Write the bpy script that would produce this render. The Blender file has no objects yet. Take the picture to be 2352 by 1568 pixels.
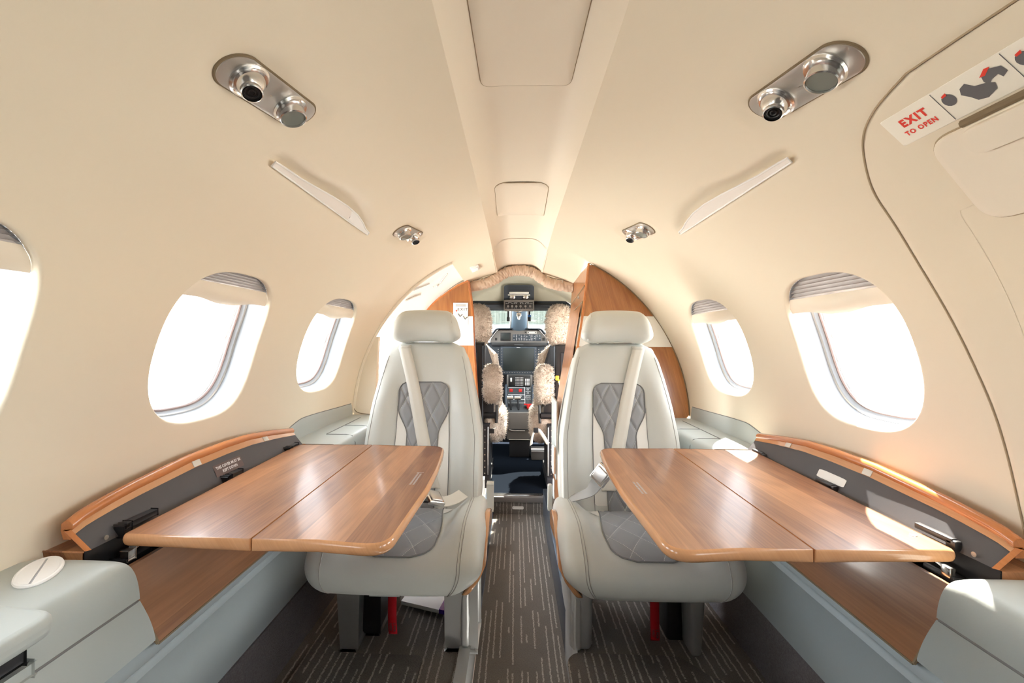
import bpy, bmesh, math, random
from mathutils import Vector, Matrix
random.seed(7)
PI = math.pi
COL = bpy.context.scene.collection
sin, cos, rad = math.sin, math.cos, math.radians

def lerp(a, b, t): return a + (b - a) * t
def sstep(a, b, x):
    t = max(0.0, min(1.0, (x - a) / (b - a))); return t * t * (3 - 2 * t)
def interp(tab, x):
    if x <= tab[0][0]: return tab[0][1]
    for (x0, v0), (x1, v1) in zip(tab, tab[1:]):
        if x <= x1: return lerp(v0, v1, (x - x0) / (x1 - x0))
    return tab[-1][1]

# ------------------------------------------------------------------ objects
def tag(o, label=None, cat=None, group=None, kind=None):
    if label: o['label'] = label
    if cat: o['category'] = cat
    if group: o['group'] = group
    if kind: o['kind'] = kind
    return o
def thing(name, label, cat, loc=(0, 0, 0), group=None):
    o = bpy.data.objects.new(name, None); COL.objects.link(o)
    o.location = loc; o.empty_display_size = .05
    return tag(o, label, cat, group)
def wloc(o):
    v = Vector((0, 0, 0))
    while o is not None: v += o.location; o = o.parent
    return v

class MB:
    """collects world-space geometry and links it as ONE mesh object"""
    def __init__(s): s.v = []; s.f = []; s.uv = {}
    def add(s, vs, fs, uvs=None):
        n = len(s.v); s.v += [tuple(v) for v in vs]
        s.f += [tuple(i + n for i in f) for f in fs]
        if uvs:
            for i, u in enumerate(uvs): s.uv[n + i] = u
        return s
    def box(s, x0, x1, y0, y1, z0, z1, bev=0.0, seg=2, fn=None):
        bm = bmesh.new()
        bmesh.ops.create_cube(bm, size=1.0)
        for v in bm.verts:
            v.co = Vector((lerp(x0, x1, v.co.x + .5), lerp(y0, y1, v.co.y + .5), lerp(z0, z1, v.co.z + .5)))
        if bev > 0: bmesh.ops.bevel(bm, geom=bm.edges[:], offset=bev, segments=seg, profile=.5, affect='EDGES')
        return s.frombm(bm, fn)
    def frombm(s, bm, fn=None):
        bm.verts.index_update()
        vs = [fn(v.co) if fn else v.co.copy() for v in bm.verts]
        fs = [[v.index for v in f.verts] for f in bm.faces]
        bm.free(); return s.add(vs, fs)
    def tube(s, pts, r, n=8, closed=False, cap=True):
        pts = [Vector(p) for p in pts]; m = len(pts)
        rs = r if isinstance(r, (list, tuple)) else [r] * m
        vs = []; fs = []; prev = None
        for i, p in enumerate(pts):
            if closed: t = pts[(i + 1) % m] - pts[i - 1]
            else: t = pts[min(i + 1, m - 1)] - pts[max(i - 1, 0)]
            t = t.normalized() if t.length > 1e-9 else Vector((0, 0, 1))
            if prev is None:
                a = Vector((0, 0, 1)) if abs(t.z) < .9 else Vector((1, 0, 0))
                u = t.cross(a).normalized()
            else:
                u = prev - t * prev.dot(t)
                u = u.normalized() if u.length > 1e-6 else t.orthogonal().normalized()
            prev = u; w = t.cross(u)
            for k in range(n):
                a = 2 * PI * k / n
                vs.append(p + (u * cos(a) + w * sin(a)) * rs[i])
        for i in range(m if closed else m - 1):
            j = (i + 1) % m
            for k in range(n):
                l = (k + 1) % n
                fs.append((i * n + k, i * n + l, j * n + l, j * n + k))
        if cap and not closed:
            fs.append(tuple(range(n - 1, -1, -1))); fs.append(tuple((m - 1) * n + k for k in range(n)))
        return s.add(vs, fs)
    def lathe(s, c, axis, prof, n=32, sx=1.0, capend=True):
        """prof: list of (radius, height along axis)"""
        c = Vector(c); ax = Vector(axis).normalized()
        u = ax.orthogonal().normalized(); w = ax.cross(u)
        vs = []; fs = []
        for r, h in prof:
            for k in range(n):
                a = 2 * PI * k / n
                vs.append(c + ax * h + (u * cos(a) + w * sin(a)) * r)
        m = len(prof)
        for i in range(m - 1):
            for k in range(n):
                l = (k + 1) % n
                fs.append((i * n + k, i * n + l, (i + 1) * n + l, (i + 1) * n + k))
        if capend:
            fs.append(tuple(range(n - 1, -1, -1))); fs.append(tuple((m - 1) * n + k for k in range(n)))
        return s.add(vs, fs)
    def grid(s, fn, nu, nv, uv=None, closeu=False):
        vs = []; fs = []; uvs = [] if uv else None
        for j in range(nv + 1):
            for i in range(nu + 1):
                a, b = i / nu, j / nv
                vs.append(Vector(fn(a, b)))
                if uv: uvs.append(uv(a, b))
        for j in range(nv):
            for i in range(nu):
                k = j * (nu + 1) + i
                fs.append((k, k + 1, k + nu + 2, k + nu + 1))
        return s.add(vs, fs, uvs)
    def slab(s, outline, off):
        """closed outline (3d) and an offset vector or function: a plate with thickness"""
        n = len(outline); a = [Vector(p) for p in outline]
        b = [p + (Vector(off) if not callable(off) else Vector(off(p))) for p in a]
        fs = [tuple(range(n)), tuple(range(2 * n - 1, n - 1, -1))]
        for i in range(n):
            j = (i + 1) % n
            fs.append((j, i, n + i, n + j))
        return s.add(a + b, fs)
    def pillow(s, prof, x0, x1, R, fn=None, nx=16, nr=6):
        """closed profile in (y,z), swept x0..x1, side edges rounded by R"""
        m = len(prof)
        # outward normals
        area = sum(prof[i][0] * prof[(i + 1) % m][1] - prof[(i + 1) % m][0] * prof[i][1] for i in range(m))
        sg = 1 if area > 0 else -1
        nrm = []
        for i in range(m):
            ax, ay = prof[i - 1]; bx, by = prof[(i + 1) % m]
            dx, dy = bx - ax, by - ay; l = math.hypot(dx, dy) or 1
            nrm.append((sg * dy / l, -sg * dx / l))
        st = []
        for k in range(nr + 1):
            a = PI / 2 * k / nr
            st.append((x0 + R * (1 - sin(a)), R * (1 - cos(a))))
        st = st[::-1]
        st = [(x0 + R * (1 - cos(PI / 2 * k / nr)), R * (1 - sin(PI / 2 * k / nr))) for k in range(nr + 1)]
        st += [(lerp(x0 + R, x1 - R, k / nx), 0.0) for k in range(1, nx)]
        st += [(x1 - R * (1 - cos(PI / 2 * k / nr)), R * (1 - sin(PI / 2 * k / nr))) for k in range(nr, -1, -1)]
        vs = []; fs = []
        for x, ins in st:
            for (py, pz), (ny, nz) in zip(prof, nrm):
                p = Vector((x, py - ny * ins, pz - nz * ins))
                vs.append(fn(p) if fn else p)
        for i in range(len(st) - 1):
            for k in range(m):
                l = (k + 1) % m
                fs.append((i * m + k, i * m + l, (i + 1) * m + l, (i + 1) * m + k))
        fs.append(tuple(range(m))); fs.append(tuple((len(st) - 1) * m + k for k in range(m - 1, -1, -1)))
        return s.add(vs, fs)
    def build(s, name, mat, parent=None, smooth=True, loc=None, angle=40, flip=False):
        me = bpy.data.meshes.new(name)
        base = wloc(parent) if parent is not None else Vector(loc or (0, 0, 0))
        me.from_pydata([tuple(Vector(v) - base) for v in s.v], [], s.f)
        me.validate(); me.update()
        if s.uv:
            ul = me.uv_layers.new(name='UVMap')
            for lp in me.loops: ul.data[lp.index].uv = s.uv.get(lp.vertex_index, (0, 0))
        bm = bmesh.new(); bm.from_mesh(me)
        bmesh.ops.recalc_face_normals(bm, faces=bm.faces[:])
        for f in bm.faces: f.smooth = smooth
        if smooth and angle < 180:
            ca = rad(angle)
            for e in bm.edges:
                if len(e.link_faces) == 2 and e.calc_face_angle(0) > ca: e.smooth = False
        bm.to_mesh(me); bm.free()
        me.materials.append(mat)
        o = bpy.data.objects.new(name, me); COL.objects.link(o)
        if parent is not None: o.parent = parent
        else: o.location = base
        return o

def catmull(pts, n=8, closed=False):
    out = []; m = len(pts); P = [Vector(p) for p in pts]
    rng = range(m) if closed else range(m - 1)
    for i in rng:
        p0 = P[i - 1] if (closed or i > 0) else P[0]
        p1 = P[i]; p2 = P[(i + 1) % m]; p3 = P[(i + 2) % m] if (closed or i + 2 < m) else P[-1]
        for k in range(n):
            t = k / n
            out.append(.5 * ((2 * p1) + (p2 - p0) * t + (2 * p0 - 5 * p1 + 4 * p2 - p3) * t * t + (3 * p1 - p0 - 3 * p2 + p3) * t ** 3))
    if not closed: out.append(P[-1])
    return out

def round_poly(pts, r, n=6):
    """2d/3d polygon with rounded corners; r a number or list"""
    P = [Vector(p) for p in pts]; m = len(P); out = []
    for i in range(m):
        ri = r[i] if isinstance(r, (list, tuple)) else r
        p = P[i]; a = P[i - 1] - p; b = P[(i + 1) % m] - p
        if ri <= 0: out.append(p); continue
        d = min(ri, a.length * .49, b.length * .49)
        s = p + a.normalized() * d; e = p + b.normalized() * d
        for k in range(n + 1):
            t = k / n
            out.append((1 - t) ** 2 * s + 2 * t * (1 - t) * p + t * t * e)
    return out

def text_mesh(body, size, fn, mb, bold=0.0, align='CENTER', spacing=1.0):
    """flat lettering; fn maps (x,y) in text space to world"""
    cu = bpy.data.curves.new('lettering', 'FONT'); cu.body = body; cu.size = size
    cu.align_x = align; cu.align_y = 'CENTER'; cu.resolution_u = 2; cu.offset = bold; cu.space_character = spacing
    o = bpy.data.objects.new('lettering', cu); COL.objects.link(o)
    dg = bpy.context.evaluated_depsgraph_get(); dg.update()
    me = bpy.data.meshes.new_from_object(o.evaluated_get(dg))
    mb.add([fn(v.co.x, v.co.y) for v in me.vertices], [tuple(p.vertices) for p in me.polygons])
    bpy.data.objects.remove(o); bpy.data.curves.remove(cu); bpy.data.meshes.remove(me)

# ------------------------------------------------------------------ materials
class NT:
    def __init__(s, name):
        s.m = bpy.data.materials.new(name); s.m.use_nodes = True
        s.t = s.m.node_tree; s.b = s.t.nodes['Principled BSDF']; s.out = s.t.nodes['Material Output']
    def n(s, typ, **kw):
        nd = s.t.nodes.new(typ)
        for k, v in kw.items():
            if k.startswith('i_'): 
                key = k[2:]
                nd.inputs[int(key) if key.isdigit() else key.replace('_', ' ')].default_value = v
            else: setattr(nd, k, v)
        return nd
    def l(s, a, b): s.t.links.new(a, b)
    def math(s, op, a, b=None, clamp=False):
        nd = s.n('ShaderNodeMath', operation=op); nd.use_clamp = clamp
        for i, x in enumerate((a, b)):
            if x is None: continue
            if isinstance(x, (int, float)): nd.inputs[i].default_value = x
            else: s.l(x, nd.inputs[i])
        return nd.outputs[0]
    def mix(s, f, a, b):
        nd = s.n('ShaderNodeMix', data_type='RGBA')
        for sock, x in ((nd.inputs[0], f), (nd.inputs[6], a), (nd.inputs[7], b)):
            if isinstance(x, (int, float)): sock.default_value = x
            elif isinstance(x, (tuple, list)): sock.default_value = (*x, 1) if len(x) == 3 else x
            else: s.l(x, sock)
        return nd.outputs[2]
    def coord(s, which='Object', scale=(1, 1, 1)):
        tc = s.n('ShaderNodeTexCoord'); mp = s.n('ShaderNodeMapping'); mp.inputs['Scale'].default_value = scale
        s.l(tc.outputs[which], mp.inputs['Vector']); return mp.outputs[0]
    def noise(s, vec, scale, detail=2, rough=.5, dist=0.0):
        nd = s.n('ShaderNodeTexNoise'); nd.inputs['Scale'].default_value = scale; nd.inputs['Detail'].default_value = detail
        nd.inputs['Roughness'].default_value = rough; nd.inputs['Distortion'].default_value = dist
        if vec is not None: s.l(vec, nd.inputs['Vector'])
        return nd.outputs['Fac']
    def bump(s, h, strength=.2, dist=.001):
        nd = s.n('ShaderNodeBump'); nd.inputs['Strength'].default_value = strength; nd.inputs['Distance'].default_value = dist
        s.l(h, nd.inputs['Height']); s.l(nd.outputs[0], s.b.inputs['Normal'])

def plain(name, col, rough=.5, metal=0.0, bscale=0, bstr=.15, spec=.5, coat=0.0, var=0.0, bd=.0006):
    k = NT(name)
    k.b.inputs['Base Color'].default_value = (*col, 1); k.b.inputs['Roughness'].default_value = rough
    k.b.inputs['Metallic'].default_value = metal; k.b.inputs['Specular IOR Level'].default_value = spec
    k.b.inputs['Coat Weight'].default_value = coat; k.b.inputs['Coat Roughness'].default_value = .15
    v = k.coord()
    if bscale: k.bump(k.noise(v, bscale, 3), bstr, bd)
    if var:
        f = k.noise(v, 9, 3)
        k.l(k.mix(f, tuple(c * (1 - var) for c in col), tuple(min(1, c * (1 + var)) for c in col)), k.b.inputs['Base Color'])
    return k.m

def wood(name, axis, dark, light, plank=.075, rough=.22, coat=.4, off=0.0):
    """grain runs along axis; planks of alternating tone across it"""
    k = NT(name); tc = k.n('ShaderNodeTexCoord'); sp = k.n('ShaderNodeSeparateXYZ'); k.l(tc.outputs['Object'], sp.inputs[0])
    ax = {'x': 0, 'y': 1, 'z': 2}[axis]
    oth = [i for i in range(3) if i != ax]
    g = sp.outputs[ax]; a = sp.outputs[oth[0]]; b = sp.outputs[oth[1]]
    cx = k.math('ADD', k.math('ADD', a, k.math('MULTIPLY', b, .6)), off + 5)
    cell = k.math('FLOOR', k.math('DIVIDE', cx, plank))
    wn = k.n('ShaderNodeTexWhiteNoise', noise_dimensions='1D'); k.l(cell, wn.inputs['W'])
    rnd = wn.outputs['Value']
    def vec(sa, sg):
        c = k.n('ShaderNodeCombineXYZ')
        k.l(k.math('MULTIPLY', cx, sa), c.inputs[0]); k.l(k.math('ADD', k.math('MULTIPLY', g, sg), k.math('MULTIPLY', rnd, 7.0)), c.inputs[1])
        k.l(k.math('MULTIPLY', rnd, 13.0), c.inputs[2]); return c.outputs[0]
    fine = k.noise(vec(260, 6), 1, 3, .6)
    low = k.noise(vec(7, 1.1), 1, 3, .55, 1.1)
    ring = k.math('SINE', k.math('MULTIPLY', low, 30.0))
    ring = k.math('ADD', k.math('MULTIPLY', ring, .5), .5)
    knot = k.noise(vec(16, 5), 1, 1, .5)
    knot = k.math('MULTIPLY', k.math('SUBTRACT', knot, .66, True), .8, True)
    f = k.math('ADD', k.math('MULTIPLY', fine, .62), k.math('MULTIPLY', ring, .15))
    f = k.math('ADD', f, k.math('MULTIPLY', k.math('SUBTRACT', rnd, .5), .42))
    f = k.math('ADD', f, k.math('MULTIPLY', low, .55))
    f = k.math('SUBTRACT', f, knot)
    f = k.math('MULTIPLY', k.math('SUBTRACT', f, .34), 1.35, True)
    k.l(k.mix(f, dark, light), k.b.inputs['Base Color'])
    k.b.inputs['Roughness'].default_value = rough; k.b.inputs['Coat Weight'].default_value = coat; k.b.inputs['Coat Roughness'].default_value = .12
    k.bump(fine, .05, .0005)
    return k.m

def carpet(name, base, light, stripes=True, wscale=.0225):
    k = NT(name); tc = k.n('ShaderNodeTexCoord'); v = tc.outputs['Object']
    sp = k.n('ShaderNodeSeparateXYZ'); k.l(v, sp.inputs[0])
    pile = k.noise(v, 300, 3, .75); soft = k.noise(v, 14, 3)
    col = k.mix(k.math('MULTIPLY', pile, 1.0), tuple(c * .25 for c in base), tuple(c * 1.75 for c in base))
    col = k.mix(k.math('MULTIPLY', soft, .35), col, tuple(c * .6 for c in base))
    if stripes:
        wob = k.math('MULTIPLY', k.math('SUBTRACT', k.noise(v, 70, 3), .5), .0075)
        x = k.math('DIVIDE', k.math('ADD', k.math('ADD', sp.outputs[0], 3.0), wob), wscale)
        cell = k.math('FLOOR', x); fr = k.math('SUBTRACT', x, cell)
        wn = k.n('ShaderNodeTexWhiteNoise', noise_dimensions='1D'); k.l(cell, wn.inputs['W'])
        c = k.n('ShaderNodeCombineXYZ'); k.l(k.math('MULTIPLY', wn.outputs['Value'], 90.0), c.inputs[0]); k.l(k.math('MULTIPLY', k.math('ADD', sp.outputs[1], k.math('MULTIPLY', sp.outputs[2], 1.0)), 5.0), c.inputs[1])
        on = k.math('GREATER_THAN', k.noise(c.outputs[0], 1, 0), .42)
        ctr = k.math('ADD', k.math('MULTIPLY', wn.outputs['Value'], .5), .25)
        d = k.math('ABSOLUTE', k.math('SUBTRACT', fr, ctr))
        line = k.math('LESS_THAN', d, .115)
        brk = k.math('GREATER_THAN', k.noise(v, 260, 2), .42)
        m = k.math('MULTIPLY', k.math('MULTIPLY', line, on), brk)
        col = k.mix(k.math('MULTIPLY', m, .85), col, light)
    k.l(col, k.b.inputs['Base Color']); k.b.inputs['Roughness'].default_value = .95; k.b.inputs['Specular IOR Level'].default_value = .1
    k.bump(pile, .8, .003)
    return k.m

def quilt(name, col, stitch):
    k = NT(name); tc = k.n('ShaderNodeTexCoord'); sp = k.n('ShaderNodeSeparateXYZ'); k.l(tc.outputs['UV'], sp.inputs[0])
    a = k.math('ADD', sp.outputs[0], sp.outputs[1]); b = k.math('SUBTRACT', sp.outputs[0], sp.outputs[1])
    def ln(p, q):
        fr = k.math('ABSOLUTE', k.math('SUBTRACT', k.math('FRACT', k.math('ADD', p, .5)), .5))
        line = k.math('LESS_THAN', fr, .011)
        dash = k.math('LESS_THAN', k.math('FRACT', k.math('MULTIPLY', q, 17.0)), .55)
        return k.math('MULTIPLY', line, dash)
    m = k.math('MAXIMUM', ln(a, b), ln(b, a))
    k.l(k.mix(m, col, stitch), k.b.inputs['Base Color'])
    k.b.inputs['Roughness'].default_value = .45
    k.bump(k.noise(tc.outputs['Object'], 420, 3), .15, .0006)
    return k.m

def fleece(name, a, b):
    k = NT(name); v = k.coord()
    f = k.noise(v, 160, 3, .7); g = k.noise(v, 22, 2)
    f = k.math('ADD', k.math('MULTIPLY', f, 1.5), k.math('SUBTRACT', k.math('MULTIPLY', g, .6), .55), True)
    k.l(k.mix(f, a, b), k.b.inputs['Base Color']); k.b.inputs['Roughness'].default_value = 1.0
    k.b.inputs['Specular IOR Level'].default_value = .1; k.b.inputs['Sheen Weight'].default_value = .3
    k.bump(f, .6, .004); return k.m

def glass(name, tint=(1, 1, 1), refl=.5):
    k = NT(name); t = k.n('ShaderNodeBsdfTransparent'); t.inputs[0].default_value = (*tint, 1)
    g = k.n('ShaderNodeBsdfGlossy'); g.inputs['Roughness'].default_value = .02
    fr = k.n('ShaderNodeFresnel'); fr.inputs[0].default_value = 1.25
    mx = k.n('ShaderNodeMixShader'); k.l(k.math('MULTIPLY', fr.outputs[0], refl), mx.inputs[0])
    k.l(t.outputs[0], mx.inputs[1]); k.l(g.outputs[0], mx.inputs[2]); k.l(mx.outputs[0], k.out.inputs['Surface'])
    return k.m
def shadecloth(name, col):
    k = NT(name); d = k.n('ShaderNodeBsdfDiffuse'); d.inputs[0].default_value = (*col, 1)
    t = k.n('ShaderNodeBsdfTranslucent'); t.inputs[0].default_value = (*col, 1)
    v = k.coord(); f = k.noise(v, 60, 2)
    mx = k.n('ShaderNodeMixShader'); k.l(k.math('MULTIPLY', f, .35), mx.inputs[0])
    k.l(d.outputs[0], mx.inputs[1]); k.l(t.outputs[0], mx.inputs[2]); k.l(mx.outputs[0], k.out.inputs['Surface'])
    return k.m

M = dict(
    liner=plain('cream_liner', (.79, .705, .565), .55, bscale=350, bstr=.06, spec=.35),
    liner2=plain('cream_moulding', (.82, .74, .62), .5, bscale=300, bstr=.05, spec=.35),
    seam=plain('seam_shadow_gap', (.22, .165, .10), .9, bscale=200),
    softseam=plain('soft_tan_gap', (.42, .33, .215), .9, bscale=200),
    seamgrey=plain('grey_thread_seam', (.20, .20, .20), .8, bscale=900),
    leather=plain('pale_leather', (.60, .615, .585), .42, bscale=260, bstr=.14, spec=.45),
    leather2=plain('side_leather', (.43, .465, .450), .42, bscale=260, bstr=.12, spec=.45),
    whiteleather=plain('white_leather', (.80, .79, .75), .42, bscale=260, bstr=.12),
    panel=plain('grey_side_panel', (.33, .375, .385), .5, bscale=220, bstr=.12),
    quilt=quilt('quilted_grey_leather', (.275, .285, .300), (.66, .66, .64)),
    wood_y=wood('walnut_along', 'y', (.17, .060, .026), (.50, .235, .105), .082, rough=.36, coat=.25),
    wood_low=wood('walnut_front', 'y', (.15, .06, .028), (.40, .185, .085), .07, off=.3, rough=.32),
    wood_z=wood('cherry_upright', 'z', (.24, .082, .026), (.52, .225, .075), .3, rough=.28),
    edge=wood('edge_banding', 'y', (.50, .24, .11), (.68, .36, .18), .5, rough=.18),
    cap=wood('orange_cap_wood', 'y', (.44, .14, .045), (.62, .24, .08), .5, rough=.2),
    charcoal=plain('charcoal_lid', (.075, .072, .078), .55, bscale=300, bstr=.1, var=.15),
    black=plain('black_plastic', (.012, .012, .014), .4, bscale=300, bstr=.08),
    blackmat=plain('black_matte', (.02, .02, .024), .75, bscale=200, bstr=.1),
    navy=plain('cockpit_floor_rubber', (.007, .009, .013), .8, bscale=150, bstr=.2, spec=0.0),
    slate=plain('slate_cockpit_plastic', (.030, .040, .055), .55, bscale=200, bstr=.08),
    bluegrey=plain('blue_grey_post', (.16, .25, .36), .55, bscale=200, bstr=.05),
    taupe=plain('taupe_panel', (.17, .155, .145), .6, bscale=250, bstr=.1),
    olive=plain('cockpit_headliner', (.43, .42, .34), .7, bscale=200, bstr=.1),
    chrome=plain('brushed_chrome', (.74, .73, .72), .2, 1.0, bscale=500, bstr=.03),
    satin=plain('satin_nickel', (.60, .58, .55), .38, 1.0, bscale=500, bstr=.05),
    alu=plain('painted_aluminium', (.52, .525, .52), .35, .55, bscale=300, bstr=.05),
    rail=plain('dark_steel_rail', (.12, .15, .20), .3, .8, bscale=200, bstr=.06),
    legpaint=plain('grey_leg_shroud', (.26, .255, .245), .45, .2, bscale=300, bstr=.08),
    white=plain('white_moulding', (.88, .88, .87), .45, bscale=250, bstr=.04),
    shell=plain('white_window_reveal', (.40, .43, .47), .35, bscale=200, bstr=.03),
    gasket=plain('window_gasket', (.30, .22, .20), .6, bscale=400),
    paper=plain('sticker_white', (.80, .79, .76), .5, bscale=500, bstr=.03),
    exitpaper=plain('placard_film', (.90, .86, .76), .45, bscale=500, bstr=.03),
    redink=plain('red_ink', (.75, .05, .03), .6, bscale=500, bstr=.03),
    greyink=plain('grey_ink', (.13, .13, .14), .6, bscale=500, bstr=.03),
    fadeink=plain('faded_ink', (.42, .36, .34), .6, bscale=500),
    stitch=plain('grey_stitching', (.34, .335, .315), .8, bscale=900),
    lightink=plain('pale_ink', (.72, .70, .70), .6, bscale=500, bstr=.03),
    red=plain('red_webbing', (.24, .001, .006), .8, spec=.15, bscale=900, bstr=.3),
    redplastic=plain('red_plastic', (.65, .02, .02), .35, bscale=300),
    webbing=plain('cream_webbing', (.66, .635, .57), .65, bscale=900, bstr=.25),
    greyweb=plain('grey_webbing', (.36, .36, .35), .65, bscale=900, bstr=.3),
    screen=plain('dark_screen', (.010, .016, .016), .45, bscale=50, bstr=.01),
    purple=plain('purple_wrapper', (.07, .02, .28), .3, bscale=120, bstr=.2),
    lens=plain('milky_lens', (.84, .80, .76), .3, bscale=200, bstr=.02),
    lampglass=plain('grey_lamp_glass', (.20, .22, .20), .12, bscale=60, bstr=.02),
    yellow=plain('yellow_tag', (.75, .48, .03), .5, bscale=300),
    blue=plain('blue_plastic', (.03, .15, .5), .4, bscale=300),
    suede=plain('tan_suede', (.62, .47, .36), .85, bscale=60, bstr=.4, var=.12, bd=.004),
    fleece=fleece('sheepskin', (.30, .21, .15), (.76, .68, .59)),
    carpet=carpet('striped_carpet', (.185, .167, .150), (.46, .42, .37)),
    mat=carpet('striped_mat_carpet', (.15, .14, .13), (.42, .39, .35)),
    kick=carpet('plain_dark_carpet', (.17, .158, .166), (.3, .3, .3), False),
    glass=glass('window_glass'), wsglass=glass('tinted_windshield_glass', (.48, .50, .48)),
    pleat=shadecloth('pleated_shade_cloth', (.40, .36, .335)),
    concrete=plain('airport_concrete', (.52, .51, .49), .9, bscale=4, bstr=.2, var=.06),
    hangar=plain('pale_green_cladding', (.27, .31, .275), .8, bscale=20),
    hangarw=plain('white_hangar_wall', (.9, .9, .9), .8, bscale=20),
    tail=plain('orange_tail_paint', (.75, .25, .15), .4, bscale=20),
)

# ------------------------------------------------------------------ cabin surface
RC, ZC = .775, .79
def rr(y):
    t = max(0.0, y - 1.98); return RC - .155 * (t * t / (t + .06))
def W(side, th, y, off=0.0):
    r = rr(y) - off; t = rad(th)
    return Vector((side * r * cos(t), y, ZC + r * sin(t)))
def yarch(th):
    y = 2.1
    for _ in range(6): y = 2.06 + .314 * (ZC + rr(y) * sin(rad(th)) - .70)
    return y
THL = 79.0
WIN = [(1, -.15, .185), (2, .46, .185), (3, 1.068, .183), (4, 1.712, .205)]
WTH, WHH = 17.9, 13.8          # centre angle and half angle of a window
VENT = {('L', 0): .735, ('L', 1): 1.70, ('R', 0): .728, ('R', 1): 1.675}
SLOT_W = [(.86, .010), (.90, .013), (.97, .015), (1.03, .020), (1.12, .028), (1.21, .033), (1.29, .031), (1.36, .022), (1.40, .012), (1.45, .008)]
SLOT_TH = 49.9
def disp(side, th, y):
    """soft hollows in the liner: + is outward"""
    d = 0.0
    if 45 < th < 66:
        for yv in ((VENT[('L', 0)], VENT[('L', 1)]) if side < 0 else (VENT[('R', 0)], VENT[('R', 1)])):
            dy = max(0, abs(y - yv) - .078); ds = abs(th - 57.2) * .01353
            ds = abs(th - 57.0 - 11.0 * (y - yv)) * .01353; q = math.hypot(dy, ds)
            d += .006 * (1 - sstep(.038, .060, q))
        if .84 < y < 1.48 and th > SLOT_TH:
            w = interp(SLOT_W, y); s = (th - SLOT_TH) * .01353
            d += .016 * sstep(.84, .9, y) * (1 - sstep(1.40, 1.48, y)) * (1 - sstep(w * .9, w + .03 + .03 * sstep(1.0, 1.2, y) * (1 - sstep(1.3, 1.42, y)), s)) * sstep(-.004, .004, s)
    return d
def Wd(side, th, y): return W(side, th, y, -disp(side, th, y))

def superell(a, e=2.9):
    c, s = cos(a), sin(a)
    return (math.copysign(abs(c) ** (2 / e), c), math.copysign(abs(s) ** (2 / e), s))

def frange(a, b, step):
    n = max(1, round(abs(b - a) / step)); return [a + (b - a) * i / n for i in range(n + 1)]

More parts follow.
